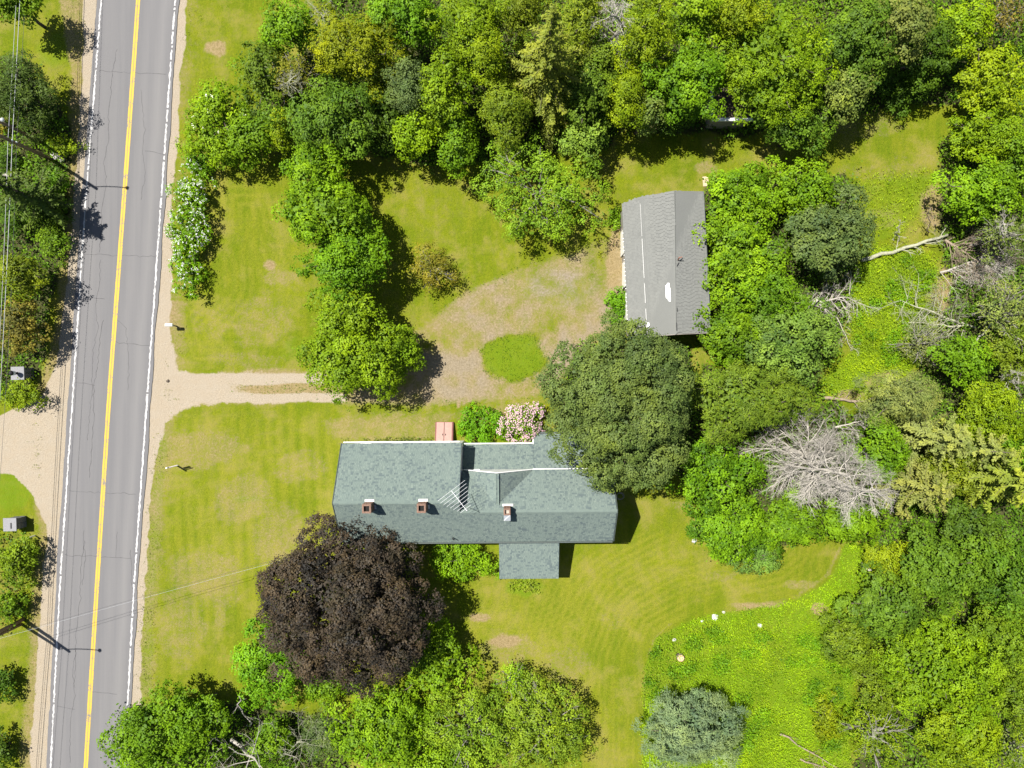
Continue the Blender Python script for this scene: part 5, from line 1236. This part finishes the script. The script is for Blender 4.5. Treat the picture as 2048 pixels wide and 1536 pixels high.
# tall spruce of the wood and the spruce whose top throws its shadow on the road
def tall_spruce(i, label, bx, by, H, R, color, group, **kw):
    c = at(bx, by, 0); rng = np.random.RandomState(i)
    r = thing('spruce_tree', label, 'tree', c, rng.uniform(0, 6), group)
    spruce(r, rng, R, H, color, **kw)
tall_spruce(501, 'tall spruce of the wood with pointed star of branches near the top edge', 1085, 208, 16.3, 4.6, (0.180, 0.200, 0.040), WOOD, z0=2.0, L=.28, dens=1.3, gap=.35, power=.95)
tall_spruce(503, 'olive spruce with long pointed branches at the right edge', 1902, 932, 12.5, 4.6, (0.182, 0.212, 0.04), EAST, z0=1.5, L=.30, dens=1.1, gap=.3)
tall_spruce(504, 'sage conifer in the middle of the east wood beside the bright green tree', 1800, 868, 9.5, 4.3, (0.185, 0.205, 0.085), EAST, z0=1.0, L=.26, dens=1.25, gap=.4, power=.6)
tall_spruce(505, 'tan-olive conifer below the sage conifers of the east wood', 1775, 958, 9.0, 3.9, (0.185, 0.192, 0.075), EAST, z0=1.0, L=.26, dens=1.25, gap=.4, power=.6)
tall_spruce(506, 'pale sage conifer between yellow-green tree and olive spruce', 1868, 885, 10.0, 3.6, (0.188, 0.208, 0.075), EAST, z0=1.0, L=.26, dens=1.2, gap=.4, power=.65)
tall_spruce(502, 'thin dark spruce at the left edge throwing a spiky shadow on the road', 118, 415, 9.2, 3.0, K['dkspruce'], ROAD, z0=1.5, gap=.5, power=.55)

# ------------------------------------------------------------------ dead and fallen wood
def dead_tree(label, px, py, H, tip, r0, seed, boughs, L0, depth=2, m='dead', kids=5, spread=.6, up=.0, zf=(.2, .98), name='dead_tree', conifer=False, group=None, along=.85):
    rng = np.random.RandomState(seed); c = at(px, py, 0); root = thing(name, label, 'dead tree', c, 0, group)
    t = at(tip[0], tip[1], H) - c
    P = limb_path((0, 0, -.1), t, rng, 8, 0.0); mb = MB(); mb.tube(P, np.linspace(r0, .025, 8), 8); mb.build('trunk', M[m], root, smooth=True)
    for j in range(boughs):
        f = zf[0] + (zf[1] - zf[0]) * (j + rng.rand()) / boughs; i = min(int(f * 7), 6); p = P[i] + (P[i + 1] - P[i]) * (f * 7 - i)
        a = j * 2.4 + rng.normal(0, .3); L = L0 * (1.15 - along * f) * rng.uniform(.75, 1.15)
        d = np.array((math.cos(a), math.sin(a), rng.uniform(-.15, .45) if not conifer else rng.uniform(-.12, .18)))
        mb = MB(); bough(mb, p, d, L, max(.012, r0 * .32 * (1.1 - .7 * f)), depth, rng, spread, kids, up); mb.build('branch', M[m], root)
dead_tree('large dead grey conifer with a dense mass of bare branches in the east wood', 1560, 893, 11.5, (1752, 978), .24, 61, 62, 3.8, 2, 'dead', 11, .72, 0, (.15, .99), conifer=True, along=.72)
dead_tree('tall narrow dead grey tree at the top edge of the wood', 1222, 148, 12.5, (1238, -20), .2, 62, 40, 1.9, 2, 'dead', 6, .7, .05, (.15, .99), along=.55)
dead_tree('bare white branched tree at the bottom between two green trees', 470, 1480, 6.5, (520, 1545), .2, 63, 7, 4.2, 2, 'dead', 5, .75, .15, (.35, .9), along=.3)
dead_tree('white bare forked branch rising above the lawn corner at the bottom', 492, 1452, 5.4, (478, 1392), .08, 64, 4, 1.5, 1, 'dead', 4, .6, .2, (.3, .9))
dead_tree('bare grey twigs hanging over the dark juniper at the bottom', 600, 1500, 4.6, (600, 1478), .1, 65, 9, 2.2, 2, 'lichen', 5, .8, .0, (.55, .98), along=.2)
dead_tree('bare grey branches at the upper left of the wood', 640, 70, 9.0, (644, 25), .14, 66, 16, 1.7, 2, 'lichen', 5, .7, .1, (.5, .99))
dead_tree('bare grey branches rising from the tan sparse tree in the wood', 595, 175, 8.8, (592, 150), .13, 67, 18, 1.9, 2, 'lichen', 5, .7, .05, (.5, .99))
dead_tree('dead white-twigged tree among pale green foliage near the right edge', 1990, 505, 8.6, (2010, 450), .13, 68, 14, 1.9, 2, 'dead', 5, .7, .1, (.45, .99))
dead_tree('tan leafless sapling standing above the fallen trunk', 1853, 470, 3.4, (1862, 415), .05, 69, 16, 1.0, 2, 'dead_tan', 5, .6, .35, (.2, .99))
dead_tree('small grey leafless sapling left of the tan one above the fallen trunk', 1799, 485, 2.6, (1800, 440), .04, 70, 10, .8, 2, 'dead', 4, .6, .35, (.25, .99))
dead_tree('bare white twigs at the right edge below the tangle of brown brush', 2010, 770, 7.0, (2036, 745), .1, 71, 18, 1.6, 2, 'dead', 6, .8, .05, (.5, .99))
dead_tree('dead lichen-grey tree top in the lower right corner of the weed patch', 1745, 1480, 5.4, (1752, 1462), .1, 72, 12, 1.5, 2, 'lichen', 5, .8, .05, (.5, .99))

def fallen(label, a, b, r0, r1, seed, boughs, L0, m='dead', depth=2, side=None, kids=5, z=.3, f0=.35, name='fallen_tree', up=.05, cat='fallen tree'):
    rng = np.random.RandomState(seed); A, B = at(*a, z), at(*b, z); c = A.copy(); c[2] = 0; root = thing(name, label, cat, c)
    P = limb_path(A - c, B - c, rng, 9, .0, .012); P[:, 2] = np.maximum(P[:, 2], r1); mb = MB(); mb.tube(P, np.linspace(r0, r1, 9), 9); mb.build('trunk', M[m], root, smooth=True)
    ax = unit(B - A); sd_ = np.array((-ax[1], ax[0], 0))
    for j in range(boughs):
        f = f0 + (1 - f0) * (j + rng.rand()) / boughs; i = min(int(f * 8), 7); p = P[i] + (P[i + 1] - P[i]) * (f * 8 - i)
        s = rng.choice((-1, 1)) if side is None else side
        d = ax * rng.uniform(.2, .9) + sd_ * s * rng.uniform(.4, 1.0) + np.array((0, 0, rng.uniform(.0, .55)))
        mb = MB(); bough(mb, p, d, L0 * rng.uniform(.6, 1.2), max(.012, r0 * .3), depth, rng, .65, kids, up); mb.build('branch', M[m], root)
    return root
fallen('fallen grey trunk lying across the small meadow toward tangled brush', (1722, 520), (1895, 470), .19, .12, 81, 6, 1.4, 'lichen', 1, z=.35, f0=.3)
fallen('tangle of purplish-brown dead brush at the end of the fallen trunk', (1890, 480), (1985, 540), .12, .04, 82, 44, 2.6, 'dead_tan', 2, None, 6, .5, .0, 'brush_heap', .1, 'brush heap')
fallen('grey bleached brush sprawling below the tangled brown brush', (1880, 545), (1990, 505), .1, .03, 83, 26, 2.3, 'dead', 2, -1, 6, .7, .0, 'brush_heap', .05, 'brush heap')
fallen('lichen-grey fallen treetop fanned over the weedy clearing', (1935, 650), (1800, 600), .12, .03, 84, 18, 2.6, 'lichen', 2, None, 6, .6, .1)
fallen('second lichen-grey fallen treetop below the first in the clearing', (1950, 655), (1815, 645), .1, .03, 85, 14, 2.2, 'lichen', 2, None, 6, .6, .1)
fallen('heap of bleached white branches behind the garage trees', (1608, 615), (1700, 590), .15, .04, 86, 20, 1.9, 'dead', 2, None, 6, .7, .0, 'brush_heap', .05, 'brush heap')
fallen('thin bleached branch lying on the weeds below the heap of white branches', (1672, 632), (1705, 700), .06, .015, 87, 12, 1.0, 'lichen', 2, None, 4, .35, .0, 'fallen_branch', .05, 'branch')
fallen('pale driftwood-like log at the top of the grey dead tree', (1645, 797), (1735, 803), .16, .08, 88, 5, .9, 'dead_tan', 1, None, 3, .25, .3, 'fallen_log', .1, 'log')
fallen('fan of fine grey branches between pine and dead grey tree', (1670, 855), (1745, 835), .08, .02, 89, 16, 1.5, 'dead', 2, None, 6, 2.5, .0, 'fallen_branch', .0, 'branch')
fallen('grey bleached stick lying at the right of the weedy clearing', (1952, 682), (1985, 645), .09, .06, 90, 0, 1, 'dead', name='fallen_branch', cat='branch', z=1.2)
fallen('grey weathered log at the left picture edge below the upper utility pole', (-10, 345), (55, 360), .2, .17, 91, 0, 1, 'dead', name='fallen_log', cat='log', z=.4)
fallen('short grey log end beside the yellow small tree near the mown path', (1722, 1128), (1742, 1142), .17, .15, 92, 0, 1, 'dead', name='fallen_log', cat='log', z=.3)
fallen('short grey log among the dark maple gaps by the weed patch', (1784, 1172), (1797, 1185), .13, .12, 93, 0, 1, 'dead', name='fallen_log', cat='log', z=3.5)
fallen('pair of thin branches crossing the bottom of the weed patch', (1560, 1468), (1690, 1545), .09, .03, 94, 4, 1.2, 'dead_tan', 1, None, 3, .3, .1, 'fallen_branch', .05, 'branch')
fallen('pale brown brush strip at the bottom edge of the weed patch', (1600, 1518), (1700, 1560), .07, .03, 95, 14, 1.0, 'dead_tan', 2, None, 4, .3, .0, 'brush_heap', .05, 'brush heap')
gb = thing('plank', 'short grey plank stuck in the heap of bleached branches', 'plank', at(1625, 606, 1.0) * np.array((1, 1, 0))); mb = MB(); V = np.array([(-.55, -.12, .5), (.55, -.12, .9), (.55, .14, .92), (-.55, .14, .52)]); R2 = np.array([[math.cos(.75), -math.sin(.75), 0], [math.sin(.75), math.cos(.75), 0], [0, 0, 1]]); mb.prism([tuple(R2 @ v + np.array((0, 0, .5))) for v in V], .05); mb.build('board', M['dead'], gb)

# ------------------------------------------------------------------ ground cover nobody could count
def scatter(name, mask, dens, color, rng, h=(0.08, 0.3), L=0.2, Wd=0.1, per=3, spread=.12, flat=.6, tv=.2):
    pr = mask.reshape(-1)
    cnt = rng.poisson(np.clip(pr, 0, 1) * dens * GS * GS)
    k = np.repeat(np.arange(len(pr)), cnt)
    if not len(k): return
    P0 = V_ground[k] + np.concatenate([rng.uniform(-GS / 2, GS / 2, (len(k), 2)), rng.uniform(h[0], h[1], (len(k), 1))], 1)
    tn = 0.5 + rng.normal(0, tv * .7, len(k)) + 0.8 * (vnoise(P0[:, 0], P0[:, 1], 1.4, 5) - .5)
    i = np.repeat(np.arange(len(k)), per)
    P = P0[i] + rng.normal(0, spread, (len(i), 3)) * np.array((1, 1, .4)); P[:, 2] = np.maximum(P[:, 2], .02)
    Nr = rng.normal(0, flat, (len(i), 3)) + np.array((0, 0, 1.0))
    s = rng.uniform(.6, 1.25, len(i))
    add(name, leaf_mesh(name, [leaf_arrays(P, Nr, L * s, Wd * s, tn[i] + rng.normal(0, tv, len(i)), rng)]), M['leaf'], None, kind='stuff', color=color)
    TOTAL[0] += len(i)
inview = (np.abs(GX) < 47) & (np.abs(GY) < 36)
rg = np.random.RandomState(7)
hide = lambda *a: np.maximum.reduce(a)
clumpn = fbm(GX, GY, 1.6, 61)
scatter('weeds', np.maximum(weeds_a, 0) * inview * np.clip(.15 + 1.5 * clumpn, 0, 1), 46, (0.205, 0.320, 0.008), rg, (.05, .5), .15, .055, 3)
scatter('weeds', np.maximum(weeds_b, weeds_c * .4) * inview * np.clip(.15 + 1.5 * clumpn, 0, 1), 46, (0.220, 0.305, 0.008), rg, (.05, .5), .15, .055, 3)
spots = np.zeros_like(X); r9 = np.random.RandomState(91)
for _ in range(46):
    a_x, a_y = r9.uniform(1295, 1720), r9.uniform(1230, 1536); spots = np.maximum(spots, blob(a_x, a_y, r9.uniform(8, 22), r9.uniform(8, 18), .5, .3))
for _ in range(22):
    a_x, a_y = r9.uniform(1640, 1850), r9.uniform(520, 790); spots = np.maximum(spots, blob(a_x, a_y, r9.uniform(8, 20), r9.uniform(8, 16), .5, .3))
scatter('tall_weeds', spots * np.maximum(weeds_a, weeds_b) * inview, 60, (0.115, 0.220, 0.010), rg, (.2, .7), .18, .085, 4, .15)
scatter('yellow_weeds', np.maximum(weeds_a, weeds_b) * inview * np.clip(6 * (fbm(GX, GY, 2.2, 81) - .56), 0, 1), 40, (0.235, 0.325, 0.010), rg, (.1, .5), .15, .055, 3)
scatter('undergrowth', soil * inview * np.clip(.1 + 1.4 * clumpn, 0, 1), 17, (0.095, 0.17, 0.012), rg, (.1, 1.0), .26, .15, 4, .2)
scatter('verge_grass', (verge * .5 + sstep(30, 4, np.abs(X - shoulder_r - 14)) * .25 + sstep(20, 4, np.abs(X - shoulder_l + 12)) * .3) * inview * np.clip(3 * (clumpn - .35), 0, 1), 22, (0.17, 0.185, 0.03), rg, (.02, .09), .13, .04, 3)
scatter('grass_tufts', (np.clip(isle * (1 - isle) * 3.2, 0, 1) * .8 + isle * .35 + np.clip(yard * (1 - yard) * 3, 0, 1) * .35 * (clumpn > .5) + drive_mid * .3 * (X > 400)) * inview, 46, (0.115, 0.185, 0.010), rg, (.01, .10), .12, .04, 3, .08, .6, .25)
scatter('bedding_plants', blob(800, 882, 100, 5, .2) * (clumpn > .52), 60, (0.12, .15, .02), rg, (.1, .4), .18, .08, 4)
scatter('bedding_plants', blob(1050, 1172, 28, 14, .4), 26, (0.19, .22, .03), rg, (.1, .4), .22, .08, 4)
print('LEAVES', TOTAL[0], 'TRIS', sum(len(m.polygons) * 2 for m in bpy.data.meshes))
